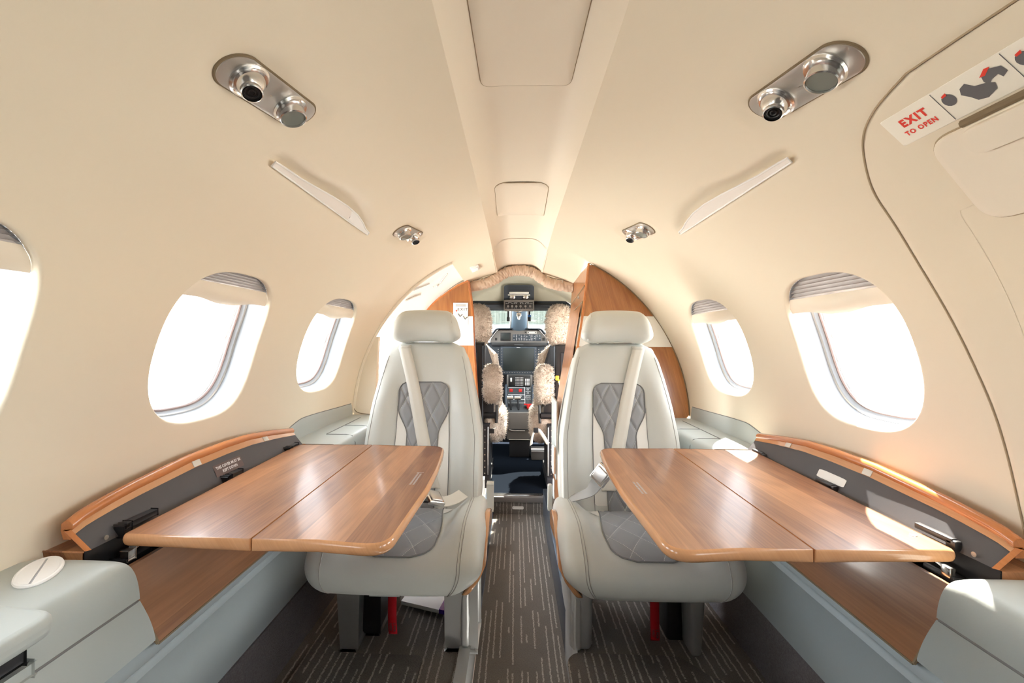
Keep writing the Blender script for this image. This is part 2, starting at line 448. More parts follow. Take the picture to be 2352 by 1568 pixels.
BT0, BT1 = .6, 35.2
def build_wall(side, name):
    mb = MB()
    ths = frange(-9, BT0, 2.4)[:-1] + frange(BT0, BT1, 1.73)[:-1] + frange(BT1, THL, .95)
    blocks = [(yc - hw - .05, yc + hw + .05, yc, hw) for _, yc, hw in WIN]
    ys = [-.7]
    ends = []
    for b in blocks: ends += [b[0], b[1]]
    cur = -.7
    for e in ends + [1.985]:
        ys += frange(cur, e, .0135)[1:]; cur = e
    idx = {}
    def vid(i, j):
        if (i, j) not in idx:
            idx[(i, j)] = len(mb.v); mb.v.append(tuple(Wd(side, ths[i], ys[j])))
        return idx[(i, j)]
    i0 = min(range(len(ths)), key=lambda i: abs(ths[i] - BT0)); i1 = min(range(len(ths)), key=lambda i: abs(ths[i] - BT1))
    inb = []
    for b in blocks:
        j0 = min(range(len(ys)), key=lambda j: abs(ys[j] - b[0])); j1 = min(range(len(ys)), key=lambda j: abs(ys[j] - b[1]))
        inb.append((j0, j1, b[2], b[3]))
    for j in range(len(ys) - 1):
        for i in range(len(ths) - 1):
            if i0 <= i < i1 and any(j0 <= j < j1 for j0, j1, _, _ in inb): continue
            mb.f.append((vid(i, j), vid(i + 1, j), vid(i + 1, j + 1), vid(i, j + 1)))
    for j0, j1, yc, hw in inb:
        per = [(i0, j) for j in range(j0, j1)] + [(i, j1) for i in range(i0, i1)] + [(i1, j) for j in range(j1, j0, -1)] + [(i, j0) for i in range(i1, i0, -1)]
        prev = [vid(i, j) for i, j in per]; n = len(per)
        pp = [(ths[i], ys[j]) for i, j in per]
        ang = [math.atan2((t - WTH) / WHH * 1.0, (y - yc) / hw) for t, y in pp]
        tgt = []
        for a in ang:
            # superellipse by polar angle
            c, s = cos(a), sin(a); e = 2.9
            r = (abs(c) ** e + abs(s) ** e) ** (-1 / e)
            tgt.append((WTH + WHH * r * s, yc + hw * r * c))
        rings = []
        for q in (.35, .65, .85, .95, 1.0): rings.append((q, 0.0, 1.0))
        for a in (.25, .5, .75, 1.0): rings.append((1.0, -.012 * (1 - cos(a * PI / 2)), 1 - .03 * sin(a * PI / 2)))
        for q, off, sc in rings:
            ring = []
            for (t0, y0), (t1, y1) in zip(pp, tgt):
                t = lerp(t0, t1, q); y = lerp(y0, y1, q)
                if q == 1.0: t = WTH + (t1 - WTH) * sc; y = yc + (y1 - yc) * sc
                ring.append(len(mb.v)); mb.v.append(tuple(W(side, t, y, off)))
            for k in range(n):
                l = (k + 1) % n
                mb.f.append((prev[k], prev[l], ring[l], ring[k]))
            prev = ring
    # forward part up to the arch, and the crown part on to the cockpit opening
    ja = len(ys) - 1
    for i in range(len(ths) - 1):
        a0, a1 = yarch(ths[i]), yarch(ths[i + 1]); p = (vid(i, ja), vid(i + 1, ja)); n = 8
        for k in range(1, n + 1):
            q = []
            for ii, ya in ((i, a0), (i + 1, a1)):
                key = ('a', ii, k)
                if key not in idx: idx[key] = len(mb.v); mb.v.append(tuple(W(side, ths[ii], lerp(ys[ja], ya, k / n))))
                q.append(idx[key])
            mb.f.append((p[0], p[1], q[1], q[0])); p = tuple(q)
        if ths[i] >= 61.5:
            for k in range(1, 9):
                q = []
                for ii, ya in ((i, a0), (i + 1, a1)):
                    key = ('c', ii, k)
                    if key not in idx: idx[key] = len(mb.v); mb.v.append(tuple(W(side, ths[ii], lerp(ya, 2.72, k / 8))))
                    q.append(idx[key])
                mb.f.append((p[0], p[1], q[1], q[0])); p = tuple(q)
    # arch edge turned outward (thickness of the liner)
    for i in range(len(ths) - 1):
        if ths[i] > 61: break
        vs = [W(side, ths[i], yarch(ths[i])), W(side, ths[i + 1], yarch(ths[i + 1]))]
        vs += [W(side, ths[i + 1], yarch(ths[i + 1]) + .012, -.05), W(side, ths[i], yarch(ths[i]) + .012, -.05)]
        mb.add(vs, [(0, 1, 2, 3)])
    o = mb.build(name, M['liner'], angle=60); tag(o, kind='structure'); return o
build_wall(-1, 'wall_left'); build_wall(1, 'wall_right')

# lower side skin behind the furniture, outboard of it
for side, nm in ((-1, 'wall_left'), (1, 'wall_right')):
    mb = MB()
    y1 = 2.06
    mb.grid(lambda a, b: (side * lerp(.800, .78, sstep(0, 1, b)), lerp(-.7, y1, a), lerp(.02, .70, b)), 6, 6)
    tag(mb.build(nm + '_lower', M['panel']), kind='structure')

# outer skin over the crown of the cabin
mb = MB(); mb.grid(lambda a, b: Vector((.875 * cos(rad(lerp(40, 140, a))), lerp(-.75, 3.20, b), ZC - .01 + (.875 - .06 * sstep(2.2, 3.2, lerp(-.75, 3.20, b))) * sin(rad(lerp(40, 140, a))))), 40, 20)
tag(mb.build('ceiling_skin', M['white']), kind='structure')
# aft bulkhead behind the photographer
mb = MB(); mb.grid(lambda a, b: Vector((lerp(-.82, .82, a), -.72, lerp(0, 1.66, b))), 8, 8)
tag(mb.build('wall_rear', M['taupe']), kind='structure')

# ------------------------------------------------------------------ ceiling channel
def chan(x01, y):
    """x01 -1..1 across the channel"""
    r = rr(y); xl = .148 * lerp(1, .93, sstep(2.0, 2.72, y))
    zl = ZC + math.sqrt(r * r - xl * xl)
    dep = .072 * (1 - .25 * sstep(2.3, 2.7, y))
    q = abs(x01)
    return Vector((x01 * xl, y, zl + dep * (1 - q ** 4)))
mb = MB(); mb.grid(lambda a, b: chan(2 * a - 1, lerp(-.7, 2.36, b)), 48, 60)
tag(mb.build('ceiling', M['liner2'], angle=60), kind='structure')
mb = MB(); mb.grid(lambda a, b: chan(2 * a - 1, lerp(2.345, 2.74, b)) + Vector((0, 0, -.003)), 48, 10)
tag(mb.build('ceiling_front', M['liner2'], angle=60), kind='structure')
def hatch(y0, y1, w0, w1, r, label, nm):
    t = thing(nm, label, 'ceiling panel', chan(0, (y0 + y1) / 2), None)
    out = round_poly([(-w0, y0), (w0, y0), (w1, y1), (-w1, y1)], r, 8)
    def cp(x, y, dz):
        r_ = rr(y); xl = .148 * lerp(1, .93, sstep(2.0, 2.72, y)); return chan(x / xl, y) + Vector((0, 0, dz))
    mb = MB(); n = len(out); cy = (y0 + y1) / 2
    rings = []
    for sc, dz in ((1.0, .001), (1.0, -.0025), (.985, -.0045), (.8, -.0048), (.5, -.0048), (.2, -.0048), (.02, -.0048)):
        rings.append([cp(p.x * sc, cy + (p.y - cy) * sc, dz) for p in out])
    vs = [v for rg in rings for v in rg]; fs = []
    for i in range(len(rings) - 1):
        for k in range(n): fs.append((i * n + k, i * n + (k + 1) % n, (i + 1) * n + (k + 1) % n, (i + 1) * n + k))
    mb.add(vs, fs); mb.build('lid', M['liner2'], t, angle=50)
    mb = MB(); mb.tube([cp(p.x * 1.004, cy + (p.y - cy) * 1.004, -.0008) for p in out], .0011, 6, closed=True); mb.build('seam', M['softseam'], t)
hatch(.02, 1.03, .112, .098, .045, 'large cream ceiling panel nearest the camera in the ceiling channel', 'ceiling_hatch')
hatch(1.66, 2.05, .099, .103, .03, 'small cream ceiling hatch farther forward in the ceiling channel', 'ceiling_hatch')

# ------------------------------------------------------------------ windows
def build_window(side, num, yc, hw, detail=True):
    root = bpy.data.objects.new('window_%d' % num, None); COL.objects.link(root); root.location = W(side, WTH, yc)
    tag(root, kind='structure')
    n = 96
    def ring(sc, off, shift=0.0):
        out = []
        for k in range(n):
            x, y = superell(2 * PI * k / n)
            out.append(W(side, WTH + shift + WHH * sc * y, yc + hw * sc * x, off))
        return out
    mb = MB(); R = [ring(.97, -.012), ring(.955, -.03), ring(.945, -.055), ring(.905, -.066), ring(.88, -.07)]
    vs = [v for r in R for v in r]; fs = []
    for i in range(len(R) - 1):
        for k in range(n): fs.append((i * n + k, i * n + (k + 1) % n, (i + 1) * n + (k + 1) % n, (i + 1) * n + k))
    mb.add(vs, fs); mb.build('frame', M['shell'], root, angle=50)
    mb = MB(); mb.tube(ring(.879, -.071), .0035, 6, closed=True); mb.build('gasket', M['gasket'], root)
    mb = MB(); mb.tube(ring(.885, -.082), .004, 6, closed=True); mb.tube(ring(.93, -.06), .003, 6, closed=True); mb.build('retainer', M['satin'], root)
    # outer reveal from gasket to the outer skin
    mb = MB(); R = [ring(.878, -.071), ring(.89, -.085), ring(.94, -.11)]
    vs = [v for r in R for v in r]; fs = []
    for i in range(2):
        for k in range(n): fs.append((i * n + k, i * n + (k + 1) % n, (i + 1) * n + (k + 1) % n, (i + 1) * n + k))
    mb.add(vs, fs); mb.build('outer_frame', M['alu'], root, angle=50)
    mb = MB(); q = ring(.878, -.078); mb.add(q, [tuple(range(n))]); mb.build('pane', M['glass'], root, smooth=False)
    # pleated shade, drawn a little way down
    def edge(th, sc):   # half width in y at angle th
        v = min(1, abs((th - WTH) / (WHH * sc))); return hw * sc * (1 - v ** 2.9) ** (1 / 2.9)
    T1 = WTH + WHH * .97; T0 = 28.4 if side < 0 else 27.1
    mb = MB(); np_ = 6
    for k in range(np_ * 2):
        ta, tb = lerp(T1, T0, k / (np_ * 2)), lerp(T1, T0, (k + 1) / (np_ * 2))
        oa, ob = (-.014, -.024) if k % 2 == 0 else (-.024, -.014)
        ea, eb = edge(ta, .972), edge(tb, .972)
        mb.add([W(side, ta, yc - ea, oa), W(side, ta, yc + ea, oa), W(side, tb, yc + eb, ob), W(side, tb, yc - eb, ob)], [(0, 1, 2, 3)])
    sh = mb.build('shade', M['pleat'], root, smooth=False)
    mb = MB()
    def rail(a, b):
        t = lerp(T0 + .25, T0 - 2.55, b); e = edge(t, .968); y = yc + lerp(-e, e, a)
        g = sstep(-.6, -.1, (y - yc) / hw) * (1 - sstep(.1, .6, (y - yc) / hw))
        t -= .75 * g * b
        off = -.014 + .009 * g * sin(b * PI) ** .7 + .004 * sin(b * PI)
        return W(side, t, y, off)
    mb.grid(rail, 32, 8)
    mb.grid(lambda a, b: rail(a, 1) + (W(side, T0, yc, -.034) - W(side, T0, yc, -.014)) * b, 32, 1)
    mb.build('shade_rail', M['liner2'], sh, angle=60)
    return root
k = 1
for side in (-1, 1):
    for _, yc, hw in WIN:
        build_window(side, k, yc, hw); k += 1

# ------------------------------------------------------------------ exit hatch on the right with its seam
DE = [(-8, .715), (0, .744), (10, .768), (18.2, .788), (28.4, .803), (36, .800), (41.5, .788), (46.9, .740), (49.5, .685), (51.0, .61)]
edge_pts = catmull([(t, y, 0) for t, y in DE], 8)
edge_pts = [(p.x, p.y) for p in edge_pts] + [(51.0 - .8 * sstep(.6, .1, y), y) for y in frange(.58, -.65, .05)]
mb = MB()
mb.tube([W(1, t, y, .0010) for t, y in edge_pts], .0015, 6)
dr = mb.build('door_1', M['softseam']); tag(dr, kind='structure')
mb = MB()
rows = [(t, y) for t, y in edge_pts if y > .605]
vs = []; fs = []; nn = 12
for t, y in rows:
    lim = lerp(.695, .45, sstep(35, 37.5, t)) if t > 35 else .695
    for k_ in range(nn + 1):
        q = k_ / nn; yy = lerp(y - .0035, lim if lim < y else y - .02, q)
        tt = t - .22 if t > 47 else t
        vs.append(W(1, tt, yy, .0034 * (1 - (q if t < 36 else 0)) * sstep(0, .04, q + .012) + .0004))
for i in range(len(rows) - 1):
    for k_ in range(nn): fs.append((i * (nn + 1) + k_, i * (nn + 1) + k_ + 1, (i + 1) * (nn + 1) + k_ + 1, (i + 1) * (nn + 1) + k_))
mb.add(vs, fs)
mb.grid(lambda a, b: W(1, lerp(36.6, 50.2, a), lerp(.50, -.5, b), .0038), 14, 20)
mb.build('leaf', M['liner'], dr, angle=60)
# flush handle cover: rounded plate with a finger recess
def wallplate(mb, outline, o0, o1, side=1, bev=.004, sub=6):
    """outline in (th,y); a low rounded plate on the wall"""
    n = len(outline); ct = sum(p[0] for p in outline) / n; cy = sum(p[1] for p in outline) / n
    R = [(1.0, o0), (1.0, lerp(o0, o1, .6)), (.985, o1 * .96 + o0 * .04), (.96, o1)] + [(s, o1) for s in (.8, .6, .4, .2, .02)]
    vs = [W(side, ct + (p[0] - ct) * s, cy + (p[1] - cy) * s, o) for s, o in R for p in outline]; fs = []
    for i in range(len(R) - 1):
        for k in range(n): fs.append((i * n + k, i * n + (k + 1) % n, (i + 1) * n + (k + 1) % n, (i + 1) * n + k))
    mb.add(vs, fs)
hp = [(p.x, p.y) for p in round_poly([(43.9, .655), (43.9, .18), (33.2, .18), (33.2, .662)], [3.0, 3, 3, 5], 1)]
def rp2(pts, r, n=8, aspect=.01353):
    q = round_poly([(t * aspect, y, 0) for t, y in pts], r, n); return [(p.x / aspect, p.y) for p in q]
hp = rp2([(43.6, .662), (43.6, .15), (33.3, .15), (33.3, .662)], .035)
mb = MB(); wallplate(mb, hp, .004, .010); hc = mb.build('handle_cover', M['liner2'], dr, angle=50)
mb = MB(); mb.tube([W(1, t, y, .0046) for t, y in hp], .0022, 6, closed=True); mb.build('cover_seam', M['softseam'], dr)
mb = MB(); mb.tube([W(1, 43.9, y, .006) for y in frange(.605, .15, .04)], .0052, 8); mb.build('finger_slot', M['seam'], dr)
mb = MB(); wallplate(mb, rp2([(43.4, .612), (43.4, .47), (40.6, .47), (40.6, .612)], .030), .009, .018); mb.build('thumb_tab', M['liner2'], dr, angle=50)

# exit placard strip on the hatch
t = thing('exit_placard', 'long white strip reading EXIT TO OPEN with grey pictures on right exit hatch', 'sign', W(1, 46, .5))
mb = MB(); ol = rp2([(48.15, .688), (48.15, .12), (44.45, .12), (44.45, .688)], .003, 2); wallplate(mb, ol, .0036, .0046); mb.build('film', M['exitpaper'], t, angle=80)
def onw(y0, th0, off): return lambda x, y: W(1, th0 + y / (RC * PI / 180), y0 - x, off)
mb = MB()
text_mesh('EXIT', .0165, onw(.646, 46.75, .0052), mb, .0008, spacing=1.25)
text_mesh('TO OPEN', .0098, onw(.647, 45.55, .0052), mb, .0004, spacing=1.2); mb.build('lettering', M['redink'], t, smooth=False)
for y in (.608, .523, .438):
    mb = MB(); mb.tube([W(1, 44.6, y, .0049), W(1, 48.0, y, .0049)], .0004, 4); mb.build('divider', M['greyink'], t, smooth=False)
def blob(mb, y0, th0, pts, off=.0052):
    f = onw(y0, th0, off); mb.add([f(x, y) for x, y in pts], [tuple(range(len(pts)))])
for y0 in (.566, .480, .395):
    mb = MB()   # seated grey figure pulling a handle, as small flat shapes
    blob(mb, y0, 46.3, [(-.012, .010), (-.004, .013), (.002, .004), (.012, .001), (.020, -.004), (.017, -.012), (.004, -.017), (-.006, -.014), (-.010, -.006), (-.016, .002)])
    if y0 > .56: blob(mb, y0, 46.3, [(.014, .010), (.026, .014), (.036, .010), (.037, .001), (.030, -.003), (.028, .003), (.020, .001), (.014, -.004), (.012, .003)])
    blob(mb, y0, 46.3, [(-.030 + .008 * cos(a), .004 + .009 * sin(a)) for a in [2 * PI * k / 16 for k in range(16)]] )
    mb.build('picture', M['greyink'], t, smooth=False)
for y0 in (.566, .480):
    mb = MB(); blob(mb, y0, 46.3, [(-.034, .013), (-.027, .015), (-.028, .011), (-.034, .010)], .0055); mb.build('red_mark', M['redink'], t, smooth=False)
mb = MB(); blob(mb, .566, 46.3, [(.012, .010), (.022, .017), (.028, .016), (.018, .009)], .0055); mb.build('red_mark', M['redink'], t, smooth=False)
mb = MB(); blob(mb, .480, 46.3, [(-.016 + .003 * cos(a), -.006 + .003 * sin(a)) for a in [2 * PI * k / 10 for k in range(10)]], .0055); mb.build('red_mark', M['redink'], t, smooth=False)


# ------------------------------------------------------------------ overhead vents and lamps
def vent(side, yc, big_lamp_aft, label):
    th0 = 57.0; TI = 11.0
    c = W(side, th0, yc, -.004); N = (W(side, th0, yc, .1) - W(side, th0, yc)).normalized()   # into the cabin
    t = thing('overhead_service_panel', label, 'vent panel', c, 'reading lamp and air vent panels in the ceiling')
    L, Wd_ = .104, .0315
    ol = []
    for k in range(48):
        a = 2 * PI * k / 48
        dy_ = math.copysign(L - Wd_, cos(a)) + Wd_ * cos(a); ol.append((th0 + TI * dy_ + Wd_ * sin(a) / .01353, yc + dy_))
    mb = MB(); wallplate(mb, ol, -.010, -.002, side, sub=4); pl = mb.build('plate', M['satin'], t, angle=50)
    mb = MB(); mb.tube([W(side, a, b, -.0055) for a, b in ol], .0026, 6, closed=True); mb.build('plate_gap', M['seam'], t)
    s = -1 if big_lamp_aft else 1
    # lamp
    pc = W(side, th0 + TI * s * .050, yc + s * .050, -.002)
    lamp_ax = (N * .8 + Vector((0, -.15, -.45))).normalized()
    mb = MB(); mb.lathe(pc, N, [(.0295, -.004), (.0305, .002), (.028, .005), (.024, .003)], 40)
    mb.lathe(pc, lamp_ax, [(.0215, -.004), (.0225, .008), (.0225, .021), (.0205, .022), (.0198, .017)], 40)
    lp = mb.build('reading_lamp', M['chrome'], t)
    mb = MB(); mb.lathe(pc, lamp_ax, [(.0198, .016), (.0198, .0185)], 32); mb.build('lens', M['lampglass'], lp)
    # gasper nozzle
    gc = W(side, th0 - TI * s * .052, yc - s * .052, -.002)
    gx = (N * .75 + Vector((0, -.35, -.35))).normalized()
    mb = MB(); mb.lathe(gc, N, [(.030, -.004), (.031, .003), (.028, .005), (.024, .002)], 40)
    prof = [(.0235 * cos(a), .0235 * sin(a)) for a in [PI / 2 * k / 8 for k in range(6)]]
    mb.lathe(gc, gx, prof + [(.0155, .023), (.0155, .029), (.0138, .030), (.013, .024)], 40)
    gn = mb.build('air_vent', M['chrome'], t)
    mb = MB(); mb.lathe(gc, gx, [(.013, .023), (.013, .0245)], 28)
    for r_ in (.0045, .0095): mb.tube([gc + gx * .026 + (gx.orthogonal().normalized() * cos(a) + gx.cross(gx.orthogonal().normalized()) * sin(a)) * r_ for a in [2 * PI * k / 20 for k in range(20)]], .0012, 6, closed=True)
    mb.build('nozzle', M['black'], gn)
vent(-1, VENT[('L', 0)], False, 'large chrome vent and lamp panel on the near left ceiling')
vent(1, VENT[('R', 0)], True, 'large chrome vent and lamp panel on near right ceiling beside exit hatch')
vent(-1, VENT[('L', 1)], True, 'farther chrome vent and lamp panel on the left ceiling, above the front window')
vent(1, VENT[('R', 1)], True, 'farther chrome vent and lamp panel on the right ceiling, above the front window')

# indirect light strips
for side, lab in ((-1, 'slim white light strip on left ceiling with painted sunlit patch'), (1, 'slim white light strip on right ceiling with no sunlit patch')):
    t = thing('light_strip', lab, 'light', W(side, 50.5, 1.15), 'slim light strips in the ceiling sides')
    low = [(SLOT_TH, y) for y in frange(.872, 1.445, .02)]
    up = [(SLOT_TH + interp(SLOT_W, y) / .01353, y) for y in frange(1.445, .872, .02)]
    def st(th, y, off): return W(side, th, y, off)
    mb = MB(); n = len(low); upr = up[::-1]
    vs = []; fs = []
    for (ta, ya), (tb, yb) in zip(low, upr):
        for q in range(5): vs.append(st(lerp(ta, tb, q / 4), ya, .0035 * (1 - .5 * q / 4)))
    for i in range(n - 1):
        for q in range(4): fs.append((i * 5 + q, i * 5 + q + 1, (i + 1) * 5 + q + 1, (i + 1) * 5 + q))
    mb.add(vs, fs); ln = mb.build('lens', M['lens'], t, angle=60)
    if side < 0:  # sunlit patch painted as a whiter piece over the forward lens
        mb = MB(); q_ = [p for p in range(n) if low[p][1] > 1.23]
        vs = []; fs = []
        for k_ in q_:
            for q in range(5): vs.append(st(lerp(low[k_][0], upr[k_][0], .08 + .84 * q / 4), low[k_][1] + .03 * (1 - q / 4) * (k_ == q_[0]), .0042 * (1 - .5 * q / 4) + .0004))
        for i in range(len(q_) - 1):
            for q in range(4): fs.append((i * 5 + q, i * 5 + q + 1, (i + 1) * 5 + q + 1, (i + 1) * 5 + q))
        mb.add(vs, fs); mb.build('painted_sun_patch', M['white'], t, angle=60)
    mb = MB(); mb.tube([st(a, b, .004) for a, b in low] + [st(a, b, .003) for a, b in up], .0021, 6, closed=True); mb.build('frame', M['white'], t)

# ------------------------------------------------------------------ floor
mb = MB()
mb.grid(lambda a, b: (lerp(-.165, .165, a), lerp(-.7, 2.745, b), 0), 4, 40)
for s in (-1, 1):
    mb.box(s * .165, s * .80, -.7, 2.755, .05, .15)
tag(mb.build('floor', M['carpet'], smooth=False), kind='structure')
mb = MB(); mb.box(-.17, .17, 2.745, 2.775, 0, .072); tag(mb.build('floor_step', M['carpet'], smooth=False), kind='structure')
mb = MB(); mb.box(-.24, .26, 2.738, 2.79, .072, .104, .002); tag(mb.build('trim_3', M['taupe']), kind='structure')
mb = MB(); mb.box(-.24, .26, 2.755, 2.80, .1035, .109, .001); tag(mb.build('trim_4', M['chrome']), kind='structure')
mb = MB(); mb.box(-.62, .62, 2.78, 4.7, .06, .10); tag(mb.build('floor_cockpit', M['navy'], smooth=False), kind='structure')
for s, nm in ((-1, 'trim_5'), (1, 'trim_6')):
    mb = MB(); mb.box(s * .150, s * .184, 1.50, 2.74, 0.0, .158, .003); tag(mb.build(nm, M['rail']), kind='structure')
for s, nm in ((-1, 'trim_7'), (1, 'trim_8')):
    mb = MB(); mb.box(s * .148, s * .174, -.6 if s < 0 else 1.33, 1.50, 0.0, .160, .003); tag(mb.build(nm, M['alu']), kind='structure')
t = thing('floor_plate', 'small silver plate on the carpeted step at the end of the aisle', 'plate', (0, 2.743, .04))
mb = MB(); ol = round_poly([(-.034, 2.7445, .030), (.034, 2.7445, .030), (.034, 2.7445, .048), (-.034, 2.7445, .048)], .007, 5); mb.slab(ol, (0, -.002, 0)); pl = mb.build('plate', M['paper'], t)
mb = MB()
for x in (-.028, .028): mb = MB(); mb.lathe((x, 2.7425, .039), (0, -1, 0), [(.0022, 0), (.0018, .0008)], 10); mb.build('screw', M['satin'], pl)
for s, pts, lab in ((-1, [(-.62, .2), (-.60, 1.36), (-.53, 1.272), (-.275, 1.268), (-.262, .3), (-.262, -.3), (-.62, -.3)], 'striped grey carpet mat on the floor before the left seat'),
                    (1, [(.128, -.3), (.126, 1.255), (.15, 1.285), (.44, 1.282), (.50, 1.20), (.62, 1.16), (.62, -.3)], 'striped grey carpet mat on the floor before the right seat')):
    t = thing('carpet_mat', lab, 'mat', (s * .4, 1.0, .15))
    mb = MB(); ol = round_poly([(x, y, .151) for x, y in pts], .02, 4)
    if s > 0: ol = [Vector((p.x, p.y, p.z + .008)) for p in ol]
    mb.slab(ol, (0, 0, .008)); mb.build('mat', M['mat'], t, smooth=False)
for s, nm in ((-1, 'baseboard_left'), (1, 'baseboard_right')):
    mb = MB(); mb.box(s * .645, s * .79, -.7, 2.05, .12, .315, .004); tag(mb.build(nm, M['kick']), kind='structure')

# ------------------------------------------------------------------ side furniture
def side_ledge(s, lab):
    t = thing('side_ledge', lab, 'ledge', (s * .7, 1.0, .15), 'grey side ledges along the cabin walls')
    # lower panel with a double ridge
    prof = [(.646, .31), (.644, .40), (.644, .474), (.637, .480), (.643, .488), (.643, .492), (.636, .499), (.645, .507), (.648, .53), (.70, .55)]
    mb = MB(); ys = frange(-.7, 2.05, .1)
    mb.grid(lambda a, b: (s * prof[round(b * (len(prof) - 1))][0], lerp(-.7, 2.05, a), prof[round(b * (len(prof) - 1))][1]), 24, len(prof) - 1)
    mb.build('lower_panel', M['panel'], t, angle=70)
    # forward ledge block
    sec = round_poly([(.60, .52, 0), (.595, .702, 0), (.79, .702, 0), (.79, .52, 0)], [0, .028, 0, 0], 6)
    mb = MB(); y0, y1 = 1.47, 2.06
    vs = [(s * p.x, y, p.y) for y in (y0, y1) for p in sec]; n = len(sec)
    mb.add(vs, [tuple(range(n)), tuple(range(2 * n - 1, n - 1, -1))] + [((k + 1) % n, k, n + k, n + (k + 1) % n) for k in range(n)])
    mb.build('forward_ledge', M['leather2'], t, angle=40)
    mb = MB()
    for y in (1.62, 1.795):
        mb.tube([(s * .594, y, .60), (s * .5945, y, .675), (s * .606, y, .699), (s * .625, y, .703), (s * .70, y, .703)], .0012, 6)
    mb.tube([(s * .70, 1.62, .703), (s * .70, 1.98, .703)], .0012, 6)
    mb.tube([(s * .594, 1.50, .640), (s * .594, 2.0, .640)], .0012, 6)
    mb.build('ledge_seam', M['seamgrey'], t)
    # grey wall trim above the ledge
    mb = MB()
    def wt(a, b):
        y = lerp(1.44, 2.05, a); zt = lerp(.742, .766, sstep(1.44, 1.60, y)) - .012 * sstep(1.6, 2.05, y)
        z = lerp(.695, zt, b); th = math.degrees(math.asin((z - ZC) / rr(y)))
        return W(s, th, y, .004 if b < .97 else .001)
    mb.grid(wt, 24, 6); wtm = mb.build('wall_trim', M['leather2'], t, angle=70)
    mb = MB(); mb.tube([wt(k / 30, .99) for k in range(31)], .0014, 6); mb.build('trim_seam', M['seamgrey'], wtm)
    return t
side_ledge(-1, 'grey leather side ledge running along the left wall'); side_ledge(1, 'grey leather side ledge running along the right wall in sunlight')

